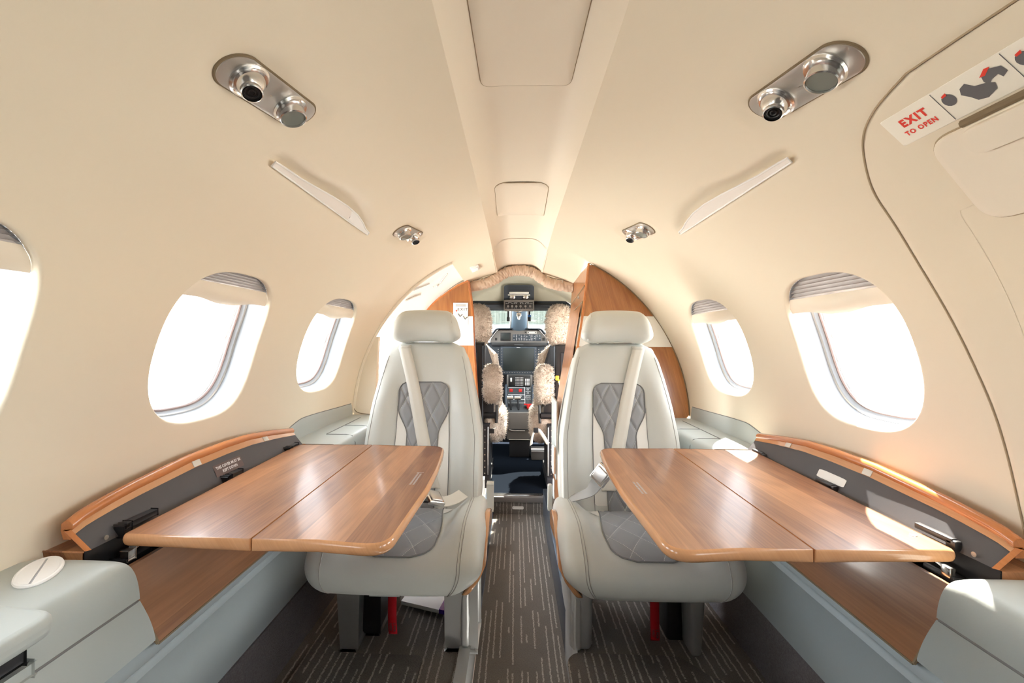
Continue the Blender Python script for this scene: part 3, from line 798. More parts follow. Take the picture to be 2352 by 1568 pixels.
def table_cabinet(s, lab, written):
    t = thing('table_cabinet', lab, 'cabinet', (s * .7, 1.1, .5), 'wooden table stowage cabinets')
    # concave wood front
    mb = MB()
    def fr(a, b):
        y = lerp(lerp(.752, .772, 0), 1.50, a); y = lerp(y + .035 * (1 - b) * (1 - a), 1.50, 0) + 0 * b
        y = lerp(.716 + .050 * (1 - b), 1.50, a)
        x = lerp(.633, .661, b) - .004 * sin(b * PI); z = lerp(.518, .661, b)
        return Vector((s * x, y, z))
    mb.grid(fr, 20, 8)
    mb.grid(lambda a, b: fr(a, 1) + Vector((s * .008 * b, 0, 0)), 20, 1)
    mb.grid(lambda a, b: fr(0, a) + Vector((s * .02 * b, 0, 0)), 8, 1)
    mb.build('front_panel', M['wood_low'], t, angle=50)
    mb = MB(); mb.tube([fr(0, b / 10) + Vector((0, -.002, 0)) for b in range(11)], .003, 6); mb.tube([fr(a / 20, 0) + Vector((0, 0, -.002)) for a in range(21)], .002, 6); mb.build('front_gap', M['seam'], t)
    mb = MB(); mb.box(s * .670, s * .706, .702, 1.45, .60, .640); mb.box(s * .676, s * .700, .745, .80, .64, .668, .003); mb.box(s * .7020, s * .7045, .70, 1.45, .62, .7022)
    mb.box(s * .68, s * .692, .83, .90, .64, .664, .003)
    mb.build('stowage_slot', M['black'], t)
    mb = MB(); mb.tube([(s * .684, .76, .672), (s * .690, .80, .676), (s * .684, .86, .674)], .0035, 8); mb.box(s * .674, s * .684, .748, .765, .664, .682, .002); mb.build('latch_arm', M['chrome'], t)
    mb = MB(); mb.box(s * .704, s * .79, .70, 1.46, .66, .702, .002); mb.build('top_ledge', M['wood_y'], t)
    # raised lid
    ztop = [(.705, .745), (.73, .755), (.78, .764), (.83, .771), (.98, .785), (1.1, .788), (1.2, .786), (1.32, .774), (1.44, .757)]
    y0, y1 = .708, 1.44
    def lid(a, b, th=0.0):
        y = lerp(y0, y1, a); zt = interp(ztop, y) - .012
        return Vector((s * (lerp(.699, .733, b) + th), y, lerp(.703, zt, b)))
    mb = MB(); mb.grid(lambda a, b: lid(a, b), 40, 4); pnl = mb.build('lid_panel', M['charcoal'], t)
    mb = MB()
    # wooden back and rolled cap
    mb.grid(lambda a, b: lid(a, b, .010), 40, 4)
    cap = [(-.001, -.016), (.000, -.004), (-.004, .001), (-.004, .008), (.001, .013), (.009, .014), (.015, .009), (.016, -.002), (.012, -.016)]
    def cp(a, b):
        i = b * (len(cap) - 1); k = min(int(i), len(cap) - 2); q = i - k
        d = (lerp(cap[k][0], cap[k + 1][0], q), lerp(cap[k][1], cap[k + 1][1], q))
        p = lid(a, 1); return p + Vector((s * d[0], 0, d[1]))
    mb.grid(cp, 40, 16)
    for a in (0, 1): mb.grid(lambda u, b: lerp(lid(a, b), lid(a, b, .010), u), 1, 6); mb.add([cp(a, k / 16) for k in range(17)], [tuple(range(17))])
    mb.grid(lambda u, b: lid(0, b, lerp(-.0015, .010, u)) + Vector((0, -.006 * (1 - abs(2 * u - 1) ** 2), 0)), 4, 6)
    mb.build('lid_cap', M['cap'], t, angle=60)
    # pale strip under the cap
    mb = MB(); mb.grid(lambda a, b: lid(a, lerp(.80, .985, b), -.0016), 40, 2); mb.build('lid_edge', M['edge'], t)
    for y in (.99, 1.27):
        a = (y - y0) / (y1 - y0); mb = MB()
        p = [lid(a + da, b, -.003) for da, b in ((-.016, .82), (.016, .82), (.016, .99), (-.016, .99))]; mb.slab(p, (s * .003, 0, 0)); mb.build('clip', M['webbing'], t)
    for y, w in ((.80, .035), (1.075, .028), (1.365, .028)):
        mb = MB(); mb.box(s * .692, s * .703, y - w, y + w, .712, .722, .002); mb.box(s * .692, s * .705, y - w - .006, y - w + .012, .702, .720, .003); mb.build('hinge', M['black'], t)
    mb = MB(); mb.lathe((s * .6985, .735, .711), (-s, 0, 0), [(.004, 0), (.004, .001), (.002, .001), (.002, .0005)], 16); mb.build('screw', M['satin'], t)
    # placard
    a0 = (1.03 - y0) / (y1 - y0); a1 = (1.135 - y0) / (y1 - y0)
    if written:
        mb = MB(); mb.grid(lambda a, b: lid(lerp(a0, a1, a), lerp(.27, .62, b), -.001), 4, 2); pc = mb.build('placard', plain('brown_label', (.12, .08, .075), .5, bscale=300), t)
        mb = MB()
        def f(y_off):
            def g(x, y):
                p = lid((1.0825 + x - y0) / (y1 - y0), .45, -.0022)      # reads left to right seen from the aisle
                q = lid((1.0825 + x - y0) / (y1 - y0), .75, -.0022); d = (q - p).normalized()
                return p + d * (y + y_off)
            return g
        text_mesh('THIS COVER MUST BE', .0095, f(.0055), mb, .0003); text_mesh('KEPT DOWN', .0095, f(-.0055), mb, .0003)
        mb.build('lettering', M['lightink'], pc, smooth=False)
    else:
        mb = MB(); q = round_poly([(a0 * 1.0, .24, 0), (a1 - .02, .24, 0), (a1 - .02, .48, 0), (a0, .48, 0)], .03, 4)
        mb.slab([lid(p.x, p.y, -.0015) for p in q], (s * .001, 0, 0)); mb.build('worn_sticker', M['paper'], t)
    return t
table_cabinet(-1, 'left wall table cabinet with raised charcoal lid lettered THIS COVER MUST BE KEPT DOWN', True)
table_cabinet(1, 'right wall table cabinet with raised charcoal lid bearing a worn white sticker', False)

def folding_table(s, lab):
    t = thing('folding_table', lab, 'table', (s * .45, 1.05, .70), 'folding walnut tables')
    Z1, Z0 = .716, .697
    inner = [(.218, .707), (.214, .85), (.210, 1.0), (.214, 1.15), (.223, 1.28), (.236, 1.405)]
    A = [(.676, .733), (.453, .729)] ; B = [(.466, 1.402), (.700, 1.402)]
    outer = [Vector((x, y, 0)) for x, y in ((.676, .733), (.4515, .729), (.4645, 1.403), (.701, 1.403))]
    outer = round_poly(outer, [.014, .002, .002, .014], 4)
    innr = [Vector((x, y, 0)) for x, y in ((.4485, .729), (.33, .722)) ] 
    pts = [(.4485, .729), (.34, .7235)] + [(x, y) for x, y in inner] + [(.35, 1.404), (.4615, 1.403)]
    rr_ = [.002, 0, .05, 0, 0, 0, 0, .05, 0, .002]
    innr = round_poly([Vector((x, y, 0)) for x, y in pts], rr_, 8)
    for ol, nm in ((outer, 'outer_leaf'), (innr, 'inner_leaf')):
        n = len(ol); c = sum(ol, Vector()) / n
        def inset(p, i, d):
            a = ol[i - 1]; b = ol[(i + 1) % n]; tt = (b - a).normalized(); nn = Vector((-tt.y, tt.x, 0))
            if nn.dot(c - p) < 0: nn = -nn
            return p + nn * d
        def seamside(p): return abs(p.x - lerp(.450, .463, (p.y - .729) / .674)) < .004
        top = [inset(p, i, 0.0 if seamside(p) else .006) for i, p in enumerate(ol)]
        mb = MB(); mb.slab([Vector((s * p.x, p.y, Z0 + .001)) for p in top], (0, 0, Z1 - Z0 - .001)); lf = mb.build(nm, M['wood_y'], t, smooth=False)
        # rounded edge banding all round
        vs = []; fs = []; m = 9
        for i, p in enumerate(ol):
            nn = (p - inset(p, i, 1.0)); nn.normalize()
            sd = seamside(p)
            for k_ in range(m):
                a = -PI / 2 + PI * k_ / (m - 1)
                q = p + nn * ((.0065 * cos(a) if not sd else .0) - (.007 if not sd else -.0004))
                vs.append(Vector((s * q.x, q.y, (Z1 + Z0) / 2 + (Z1 - Z0 + .001) / 2 * sin(a))))
        for i in range(n):
            j = (i + 1) % n
            for k_ in range(m - 1): fs.append((i * m + k_, j * m + k_, j * m + k_ + 1, i * m + k_ + 1))
        mb = MB(); mb.add(vs, fs); mb.build('edge_band', M['edge'], lf, angle=70)
    # faint two-line placard near the aisle edge (too worn to read)
    mb = MB()
    x0 = .247 if s < 0 else .252
    for dx in (0, .0075):
        y, ym = (1.02, 1.105) if s < 0 else (.982, 1.062)
        while y < ym:
            l = random.uniform(.004, .009); mb.box(s * (x0 + dx), s * (x0 + dx + .0042), y, y + l, Z1, Z1 + .0004); y += l + .0018
    if s < 0: mb.box(s * (x0 - .003), s * (x0 + .0145), 1.113, 1.116, Z1, Z1 + .0004)
    mb.build('worn_placard', M['fadeink'], t, smooth=False)
    mb = MB(); mb.box(s * .655, s * .690, .80, 1.35, .685, .697, .003); mb.build('hinge_rail', M['black'], t)
    if s > 0:
        mb = MB(); mb.lathe((.652, .79, Z1), (0, 0, 1), [(.006, 0), (.005, .0012)], 16); mb.build('stud', M['satin'], t)
    return t
folding_table(-1, 'left walnut folding table beside the charcoal lid, with no sun patches'); folding_table(1, 'right walnut folding table with sun patches along the wall side')

def armrest(s, lab):
    t = thing('armrest_console', lab, 'armrest', (s * .68, .3, .5), 'grey leather armrest consoles')
    ZS = .624
    sec = catmull([(.621, ZS, 0), (.618, .650, 0), (.619, .676, 0), (.626, .692, 0), (.642, .699, 0), (.68, .701, 0), (.79, .701, 0)], 4)
    mb = MB(); n = len(sec) - 1; ye = .700
    def body(a, b):
        p = sec[round(b * n)]; zz = (p.y - ZS) / (.701 - ZS)
        y = lerp(-.65, ye + .012 * (1 - zz), a)
        zr = p.y - .008 * sstep(.975, 1.0, a) * zz; y -= .006 * sstep(.985, 1, a) * zz
        return Vector((s * p.x, y, zr))
    mb.grid(body, 80, n)
    mb.grid(lambda u, b: lerp(body(1, b), Vector((s * .79, ye + .012 * (1 - b), lerp(ZS, .69, b))), u), 6, n)
    mb.build('body', M['leather2'], t, angle=50)
    # lower shroud fading into the panel
    def low(a, b):
        y = lerp(-.65, .712 + .048 * (1 - b), a)
        f = sstep(.46, .66, y)
        z = lerp(.526, ZS - .003, b)
        x = .621 + .016 * (1 - f) * (1 - b) + .012 * f * (1 - b) - .004 * sin(b * PI) * f
        return Vector((s * x, y, z))
    mb = MB(); mb.grid(low, 60, 8)
    mb.grid(lambda a, b: low(a, 0) + Vector((s * .03 * b, 0, 0)), 60, 1); mb.grid(lambda a, b: low(1, a) + Vector((s * .03 * b, 0, 0)), 8, 1)
    mb.build('lower_shroud', M['leather2'], t, angle=60)
    mb = MB(); mb.tube([(s * .6215, y, ZS - .0015) for y in frange(-.6, .708, .05)], .0022, 6); mb.build('seam', M['seamgrey'], t)
    # pop-up pad with dark gap beneath
    mb = MB(); ol = round_poly([(.584, -.5, 0), (.584, .552, 0), (.70, .566, 0), (.70, -.5, 0)], [0, .03, .03, 0], 6)
    mb.slab([Vector((s * p.x, p.y, .676)) for p in ol], (0, 0, .027)); pd = mb.build('pad', M['leather2'], t, angle=40)
    md = pd.modifiers.new('bevel', 'BEVEL'); md.width = .010; md.segments = 4; md.limit_method = 'ANGLE'
    mb = MB(); mb.box(s * .611, s * .66, -.5, .530, .650, .680, .004); mb.build('pad_recess', M['black'], t)
    mb = MB(); mb.box(s * .612, s * .64, -.5, .540, .628, .644, .004); mb.build('pad_sill', M['leather2'], t)
    if s < 0:
        c = Vector((-.710, .639, .7005)); e1 = Vector((-.58, .815, 0)); e2 = Vector((.815, .58, 0))
        def el(sc, z, n=40): return [c + e1 * (.050 * sc * cos(2 * PI * k / n)) + e2 * (.024 * sc * sin(2 * PI * k / n)) + Vector((0, 0, z)) for k in range(n)]
        mb = MB(); mb.tube(el(.95, .002), .003, 8, closed=True); cr = mb.build('control_ring', M['white'], t)
        mb = MB(); mb.slab(el(.93, .0005), (0, 0, .0025)); mb.build('control_base', M['shell'], cr)
        for sg in (-1, 1):
            mb = MB(); n = 24
            half = [c + e1 * (.044 * sin(a)) + e2 * (sg * (.0015 + .019 * abs(cos(a)))) + Vector((0, 0, .002)) for a in [-PI / 2 + PI * k / n for k in range(n + 1)]]
            mb.slab(half, (0, 0, .0022)); cb = mb.build('control_button', M['white'], cr)
armrest(-1, 'left grey armrest console with round white control puck'); armrest(1, 'right grey armrest console lit by bright sun')

# ------------------------------------------------------------------ passenger seats
QP, QQ = .064, .118
def qgroove(x, v):
    a = x / QP + v / QQ; b = x / QP - v / QQ
    g = min(abs(a - round(a)), abs(b - round(b))); return -.0045 * math.exp(-(g / .07) ** 2) + .0035

def seat(s, lab):
    t = thing('passenger_seat', lab, 'seat', (s * .345, 1.4, .15), 'cream leather passenger seats')
    CX = .333
    cprof = catmull([(1.64, .45, 0), (1.5, .474, 0), (1.36, .488, 0), (1.24, .493, 0), (1.185, .490, 0), (1.150, .478, 0), (1.132, .455, 0), (1.131, .427, 0), (1.145, .402, 0), (1.178, .387, 0), (1.30, .376, 0), (1.50, .370, 0), (1.63, .370, 0), (1.66, .40, 0)], 4, True)
    cprof = [(p.x, p.y) for p in cprof]
    def cdef(p):
        u = abs(p.x - CX) / .232
        b = sstep(.42, .72, u) - .2 * sstep(.9, 1.0, u)
        up = sstep(.42, .47, p.z)
        q = Vector(p); q.z += .042 * b * up * (sstep(1.13, 1.30, p.y) if p.x < CX else sstep(1.12, 1.20, p.y))
        q.y -= .012 * (1 - sstep(1.12, 1.25, p.y)) * (1 - u * u)
        lo = (1 - sstep(.365, .47, p.z)) ** 1.4
        q.x = s * (CX + (p.x - CX) * (1 - (.30 if p.x < CX else .15) * lo * sstep(.3, 1.0, u))); return q
    mb = MB(); mb.pillow(cprof, CX - .233, CX + .233, .042, cdef, 30, 8); mb.build('seat_cushion', M['leather'], t, angle=180)
    # top path of the cushion (rear to front), for the inset panel
    top = catmull([(1.60, .457, 0), (1.5, .474, 0), (1.36, .488, 0), (1.24, .493, 0), (1.185, .490, 0), (1.165, .485, 0)], 10)
    acc = [0.0]
    for a, b in zip(top, top[1:]): acc.append(acc[-1] + (b - a).length)
    LT = acc[-1]
    def tp(d):
        for i in range(len(top) - 1):
            if d <= acc[i + 1]:
                q = (d - acc[i]) / (acc[i + 1] - acc[i]); return top[i].lerp(top[i + 1], q), (top[i + 1] - top[i]).normalized()
        return top[-1], (top[-1] - top[-2]).normalized()
    def cpt(x, d, off):
        p, tg = tp(d); n = Vector((0, tg.y, -tg.x)) if False else Vector((0, 0, 0))
        nrm = Vector((0, tg.y, -tg.x))      # (y,z) normal: rotate tangent
        if nrm.z < 0: nrm = -nrm
        q = cdef(Vector((x, p.x, p.y))); return q + Vector((0, nrm.y, nrm.z)) * off
    def hwc(d):   # half width of inset: waist at rear, wide toward the front, rounded front corners
        w = lerp(.070, .100, sstep(.02, .34, d)); e = LT - d
        if e < .055: w = .100 - .055 + math.sqrt(max(0, .055 ** 2 - (.055 - e) ** 2))
        return w
    mb = MB()
    def ci(a, b): d = lerp(.0, LT, b); w = hwc(d); x = lerp(-w, w, a); return x, d
    mb.grid(lambda a, b: cpt(CX + ci(a, b)[0], ci(a, b)[1], .002 + .7 * qgroove(ci(a, b)[0] * .74, ci(a, b)[1] * .74) * sstep(0, .1, min(a, 1 - a))), 44, 90, lambda a, b: (ci(a, b)[0] * .74 / QP, ci(a, b)[1] * .74 / QQ))
    mb.build('cushion_inset', M['quilt'], t, angle=180)
    mb = MB(); ol = [cpt(CX - hwc(d), d, .003) for d in frange(.0, LT, .012)] + [cpt(CX + hwc(d), d, .003) for d in frange(LT, 0, .012)]
    mb.tube(ol, .0019, 6); mb.build('inset_piping', M['seamgrey'], t)
    # white flashes at the rear of the inset
    for sg in (-1, 1):
        mb = MB(); mb.grid(lambda a, b: cpt(CX + sg * (hwc(d := .02 + .11 * b) + .001 + .055 * a * (1 - b) ** .8), d, .0022), 6, 14); mb.build('cushion_flash', M['whiteleather'], t, angle=180)
    # stitched seams on the bolsters
    mb = MB()
    for xx in (CX - .176, CX - .169, CX + .178):
        mb = MB(); ln = [(y, z) for y, z in cprof[2:42]]
        pts = []
        for i in range(1, len(ln) - 1):
            dy, dz = ln[i + 1][0] - ln[i - 1][0], ln[i + 1][1] - ln[i - 1][1]; l = math.hypot(dy, dz)
            pts.append(cdef(Vector((xx, ln[i][0], ln[i][1]))) + Vector((0, dz / l * .0008, -dy / l * .0008)))
        mb.tube(pts, .0010, 5); mb.build('cushion_stitching', M['stitch'], t)
    i0 = min(range(len(cprof)), key=lambda i: (cprof[i][0] - 1.165) ** 2 + (cprof[i][1] - .391) ** 2)
    mb = MB(); mb.tube([cdef(Vector((CX + q * .18, cprof[i0][0] - .0006, cprof[i0][1] - .0006))) for q in [k / 10 - 1 for k in range(21)]], .0010, 5); mb.build('cushion_stitching', M['stitch'], t)
    # backrest
    front = [(1.545, .46), (1.565, .52), (1.60, .62), (1.645, .74), (1.69, .85), (1.735, .95), (1.765, 1.01), (1.785, 1.030)]
    back = [(1.82, 1.036), (1.85, 1.02), (1.85, .95), (1.82, .80), (1.77, .60), (1.73, .46), (1.66, .42), (1.58, .43)]
    bprof = [(p.x, p.y) for p in catmull([(a, b, 0) for a, b in front + back], 4, True)]
    HW = [(.42, .205), (.50, .213), (.70, .211), (.80, .197), (.90, .178), (.98, .160), (1.02, .150), (1.06, .147)]
    CXB = [(.42, .352), (.70, .353), (1.04, .370)]
    def yfront(z): return interp([(b, a) for a, b in front], z)
    def bdef(p):      # p.x in -1..1 units
        u = p.x; z = p.z; q = Vector((0, p.y, p.z))
        q.x = s * (interp(CXB, z) + u * interp(HW, z))
        fr = 1 - sstep(.0, .05, p.y - yfront(z))
        b = sstep(.45, .75, abs(u)) - .55 * sstep(.8, 1, abs(u))
        q.y -= .026 * b * fr * (1 - sstep(.80, .98, z))
        q.z -= .020 * sstep(.6, 1, abs(u)) * sstep(.95, 1.03, z)
        return q
    mb = MB(); mb.pillow(bprof, -1.0, 1.0, .05, bdef, 30, 6)
    # edge rounding was made in unit space: rebuild x so the sides stay full width
    mb.build('backrest', M['leather'], t, angle=180)
    def bpt(u, z, off): 
        q = bdef(Vector((u, yfront(z), z))); return q + Vector((0, -off, off * .35))
    # inset outline (half width in metres by height)
    ZT = .886
    def hq(z):
        e = ZT - z; w = .093
        if e < .035: w = .093 - .035 + math.sqrt(max(0, .035 ** 2 - (.035 - e) ** 2))
        w2 = lerp(.056, .093, sstep(.70, .795, z)); return min(w, w2)
    def hwid(z): return interp(HW, z)
    def bi(a, b): z = lerp(.462, ZT, b); w = hq(z); return lerp(-w, w, a), z
    mb = MB(); mb.grid(lambda a, b: bpt(bi(a, b)[0] / hwid(bi(a, b)[1]), bi(a, b)[1], .003 + qgroove(*bi(a, b)) * sstep(0, .1, min(a, 1 - a, (1 - b) * 2))), 44, 96, lambda a, b: (bi(a, b)[0] / QP, bi(a, b)[1] / QQ))
    mb.build('backrest_inset', M['quilt'], t, angle=180)
    mb = MB(); ol = [bpt(-hq(z) / hwid(z), z, .004) for z in frange(.47, ZT - .0005, .008)] + [bpt(hq(z) / hwid(z), z, .004) for z in frange(ZT - .0005, .47, .008)]
    mb.tube(ol, .0019, 6); mb.build('back_piping', M['seamgrey'], t)
    for sg in (-1, 1):
        def fl(a, b):
            z = lerp(.462, .800, b); w0 = hq(z) + .002; w1 = max(w0, lerp(.101, .095, sstep(.5, .8, z))); return bpt(sg * lerp(w0, w1, a) / hwid(z), z, .0026)
        mb = MB(); mb.grid(fl, 6, 40); mb.build('back_flash', M['whiteleather'], t, angle=180)
        mb = MB(); mb.tube([fl(1.0, b / 40) for b in range(41)], .0013, 5); mb.build('flash_seam', M['seamgrey'], t)
    mb = MB()
    for u in (-.90, .90):
        mb = MB(); mb.tube([bpt(u, z, .0006) for z in frange(.48, .99, .02)], .0010, 5); mb.build('back_stitching', M['stitch'], t)
    # headrest
    hprof = [(p.x, p.y) for p in catmull([(1.755, 1.048, 0), (1.735, 1.075, 0), (1.735, 1.11, 0), (1.752, 1.145, 0), (1.785, 1.163, 0), (1.82, 1.155, 0), (1.84, 1.12, 0), (1.84, 1.075, 0), (1.825, 1.048, 0), (1.79, 1.038, 0)], 5, True)]
    def hdef(p):
        u = (p.x - .370) / .139; k_ = lerp(1.0, .84, sstep(1.05, 1.17, p.z)) * lerp(.90, 1, sstep(1.03, 1.065, p.z))
        return Vector((s * (.370 + u * .139 * k_), p.y - .022 * u * u, p.z - .010 * u * u))
    mb = MB(); mb.pillow(hprof, .370 - .139, .370 + .139, .045, hdef, 20, 8); mb.build('headrest', M['leather'], t, angle=180)
    mb = MB(); mb.tube([hdef(Vector((x, 0, 0)) + Vector((0, yy, zz))) for x in (.252,) for yy, zz in ((1.80, 1.16), (1.765, 1.15), (1.745, 1.12), (1.742, 1.08), (1.757, 1.052))], .0011, 5)
    for x in (.30, .44): mb.lathe((s * x, 1.80, 1.02), (0, 0, 1), [(.007, 0), (.007, .03)], 14)
    mb.build('headrest_post', M['satin'], t)
    # shoulder belt from the outboard shoulder down to the buckle
    mb = MB()
    path = [(.452, 1.012), (.425, .94), (.398, .86), (.372, .77), (.347, .68), (.325, .60), (.300, .53)]
    pc = catmull([(x, z, 0) for x, z in path], 8)
    vs = []; fs = []
    for i, p in enumerate(pc):
        x, z = p.x, p.y; w = .0235
        for dx in (-w, -w * .33, w * .33, w):
            u = (x + dx - interp(CXB, z)) / interp(HW, z)
            q = bpt(u, z, .007); vs.append(q)
    for i in range(len(pc) - 1):
        for k_ in range(3): fs.append((i * 4 + k_, i * 4 + k_ + 1, (i + 1) * 4 + k_ + 1, (i + 1) * 4 + k_))
    # wraps over the shoulder
    mb.add(vs, fs)
    top0 = [Vector(vs[k_]) for k_ in range(4)]
    mb.grid(lambda a, b: lerp(top0[0], top0[3], a) + Vector((0, .085 * b, .026 * sin(b * PI * .6))), 3, 6)
    sb = mb.build('shoulder_belt', M['webbing'], t, angle=60)
    md = sb.modifiers.new('thickness', 'SOLIDIFY'); md.thickness = .0025; md.offset = 0
    # lap belt and buckle at the inboard side
    def rb(pts, w, up, th=.003):
        P = catmull(pts, 6); vs = []; fs = []
        for i, p in enumerate(P):
            a = P[max(i - 1, 0)]; b = P[min(i + 1, len(P) - 1)]; tg = (b - a).normalized(); sd = tg.cross(Vector(up)).normalized()
            for k_ in (-1, 1): vs.append(p + sd * w * k_)
            n_ = sd.cross(tg).normalized() * th
            for k_ in (1, -1): vs.append(p + sd * w * k_ + n_)
        m = len(P)
        for i in range(m - 1):
            for k_ in range(4): fs.append((i * 4 + k_, i * 4 + (k_ + 1) % 4, (i + 1) * 4 + (k_ + 1) % 4, (i + 1) * 4 + k_))
        fs += [(0, 1, 2, 3), tuple((m - 1) * 4 + k_ for k_ in (3, 2, 1, 0))]
        return vs, fs
    if s > 0: B0 = [(.165, 1.535, .512), (.195, 1.50, .535), (.224, 1.475, .560), (.250, 1.465, .600)]
    else: B0 = [(.190, 1.50, .535), (.215, 1.47, .528), (.240, 1.44, .530), (.262, 1.42, .540)]
    mb = MB(); mb.add(*rb([(s * a, b, c) for a, b, c in B0], .022, (0, -.5, .8))); lb = mb.build('lap_belt', M['greyweb'] if s > 0 else M['webbing'], t, angle=60)
    a = Vector((s * B0[-2][0], B0[-2][1], B0[-2][2])); e = Vector((s * B0[-1][0], B0[-1][1], B0[-1][2])); d = (e - a).normalized()
    up = Vector((0, -.62, .78)) if s > 0 else Vector((0, -.5, .86)); sd = d.cross(up).normalized(); up = sd.cross(d).normalized()
    c0 = e - d * .012 + up * .008
    def bk(p): return c0 + d * p.x + sd * p.y + up * p.z
    mb = MB(); mb.box(0, .062, -.029, .029, -.008, .008, .006, 3, bk); bkl = mb.build('buckle', M['chrome'], lb)
    mb = MB(); mb.box(.010, .052, -.022, .022, .007, .012, .004, 3, bk); mb.build('buckle_flap', M['satin'], lb)
    mb = MB(); mb.box(.050, .085, -.024, .024, -.004, .004, .002, 2, bk); mb.build('buckle_tongue', M['black'], lb)
    # base: legs, side shroud, mechanism
    mb = MB(); mb.box(s * .140, s * .205, 1.295, 1.42, .150, .372, .016, 4, lambda p: Vector((p.x + s * .0 , p.y + .02 * sstep(.25, .15, p.z), p.z))); mb.build('leg', M['alu'], t)
    mb = MB(); mb.box(s * .474, s * .518, 1.285, 1.42, .150, .374, .014, 4, lambda p: Vector((s * .496 + (p.x - s * .496) * lerp(.72, 1, sstep(.15, .30, p.z)), p.y + .015 * sstep(.25, .15, p.z), p.z))); mb.build('leg', M['legpaint'], t)
    mb = MB(); mb.box(s * .435, s * .490, 1.37, 1.60, .150, .36, .01); mb.box(s * .21, s * .47, 1.40, 1.66, .29, .372, .01); mb.build('mechanism', M['black'], t)
    # aisle-side shroud and wood crescent
    so = catmull([(1.30, .325, 0), (1.305, .37, 0), (1.33, .415, 0), (1.37, .450, 0), (1.42, .462, 0), (1.50, .455, 0), (1.60, .43, 0), (1.66, .38, 0), (1.66, .25, 0), (1.64, .155, 0), (1.45, .152, 0), (1.315, .152, 0), (1.30, .22, 0)], 4, True)
    mb = MB(); mb.slab([Vector((s * lerp(.150, .112, sstep(.30, .45, p.y)), p.x, p.y)) for p in so], (s * .022, 0, 0)); sh = mb.build('side_shroud', M['alu'], t, angle=35)
    md = sh.modifiers.new('bevel', 'BEVEL'); md.width = .006; md.segments = 3; md.limit_method = 'ANGLE'
    wo = catmull([(1.235, .366, 0), (1.19, .374, 0), (1.168, .395, 0), (1.185, .43, 0), (1.235, .462, 0), (1.31, .492, 0), (1.40, .512, 0), (1.46, .505, 0), (1.48, .48, 0), (1.43, .43, 0), (1.35, .385, 0)], 4, True)
    mb = MB(); mb.slab([Vector((s * lerp(.145, .094, sstep(.365, .455, p.y)), p.x, p.y)) for p in wo], (s * .016, 0, 0)); wc = mb.build('wood_side_trim', M['edge'], t, angle=35)
    md = wc.modifiers.new('bevel', 'BEVEL'); md.width = .004; md.segments = 2; md.limit_method = 'ANGLE'
    # recline levers on the aisle side of the back
    mb = MB(); mb.box(s * .105, s * .122, 1.72, 1.745, .40, .50, .005, 3); mb.build('recline_lever', M['whiteleather'], t)
    mb = MB(); mb.box(s * .33, s * .40, 1.20, 1.30, .366, .385, .006, 3); mb.build('vest_pouch', M['leather2'], t)
    return t
seat(-1, 'left pale leather seat with quilted grey back, beside entry door'); seat(1, 'right pale leather seat with quilted grey back, before wooden cabinet')

# red life-vest pull straps
for s, x, lab in ((-1, -.345, 'red PULL FOR LIFEVEST strap under left seat, beside a white packet'), (1, .348, 'red PULL FOR LIFEVEST strap under right seat, no packet beside it')):
    t = thing('pull_strap', lab, 'strap', (x, 1.21, .335), 'red life vest straps under the seats')
    mb = MB(); P = [(x, 1.225, .385), (x, 1.208, .375), (x, 1.203, .31), (x + .002, 1.206, .258)]
    C = catmull([Vector(p) for p in P], 6)
    mb.grid(lambda a, b: C[round(b * (len(C) - 1))] + Vector((lerp(-.0115, .0115, a), 0, 0)), 2, len(C) - 1); o = mb.build('strap', M['red'], t, angle=70)
    md = o.modifiers.new('thickness', 'SOLIDIFY'); md.thickness = .002; md.offset = 0
    mb = MB()
    for dx, w in ((.0052, 'PULL FOR'), (-.0052, 'LIFEVEST')):
        text_mesh(w, .0088, lambda a, b: Vector((x + .001 + dx + b, 1.2026, .2845 - a)), mb, .0002)
    mb.build('lettering', M['black'], t, smooth=False)
t = thing('snack_packet', 'white packet with purple end on the carpet under left seat', 'packet', (-.30, 1.55, .152))
mb = MB(); ol = [(-.40, 1.52, .1535), (-.265, 1.475, .1535), (-.25, 1.57, .1535), (-.385, 1.62, .1535)]; mb.slab([Vector(p) for p in ol], (0, 0, .012)); o = mb.build('packet', M['paper'], t)
mb = MB(); ol = [(-.265, 1.475, .153), (-.235, 1.466, .153), (-.222, 1.56, .153), (-.25, 1.57, .153)]; mb.slab([Vector(p) for p in ol], (0, 0, .014)); mb.build('packet_end', M['purple'], t)

# ------------------------------------------------------------------ entry doorway, left
def aw(th, off=0): return W(-1, th, yarch(th), off)
mb = MB()
# slim panel between arch and door jamb, in the plane of the arch
zs = frange(.64, 1.06, .02); vs = []; fs = []
for z in zs:
    y = 2.06 + .314 * (z - .70) + .004
    xo = -math.sqrt(rr(y) ** 2 - (z - ZC) ** 2) - .004; xi = -.668 - .012 * sstep(.7, 1.05, z)
    vs += [Vector((min(xo, xi - .001), y, z)), Vector((xi, y, z)), Vector((xi, y + .03, z)), Vector((min(xo, xi - .001), y + .03, z))]
for i in range(len(zs) - 1):
    for k in range(4): fs.append((i * 4 + k, i * 4 + (k + 1) % 4, i * 4 + 4 + (k + 1) % 4, i * 4 + 4 + k))
mb.add(vs, fs); tag(mb.build('wall_front', M['liner2'], angle=40), kind='structure')
mb = MB(); mb.tube(catmull([Vector((-.66, 2.058, .705)), Vector((-.70, 2.058, .706)), Vector((-.745, 2.060, .715)), Vector((-.766, 2.068, .745))] + [Vector(vs[i * 4]) + Vector((.002, -.002, 0)) for i in range(6, len(zs))], 4), .0018, 6)
tag(mb.build('trim_9', M['seam']), kind='structure')
mb = MB(); mb.tube([aw(th, .002) for th in frange(-6, 62, 2)], .009, 8); tag(mb.build('trim_10', M['liner2']), kind='structure')
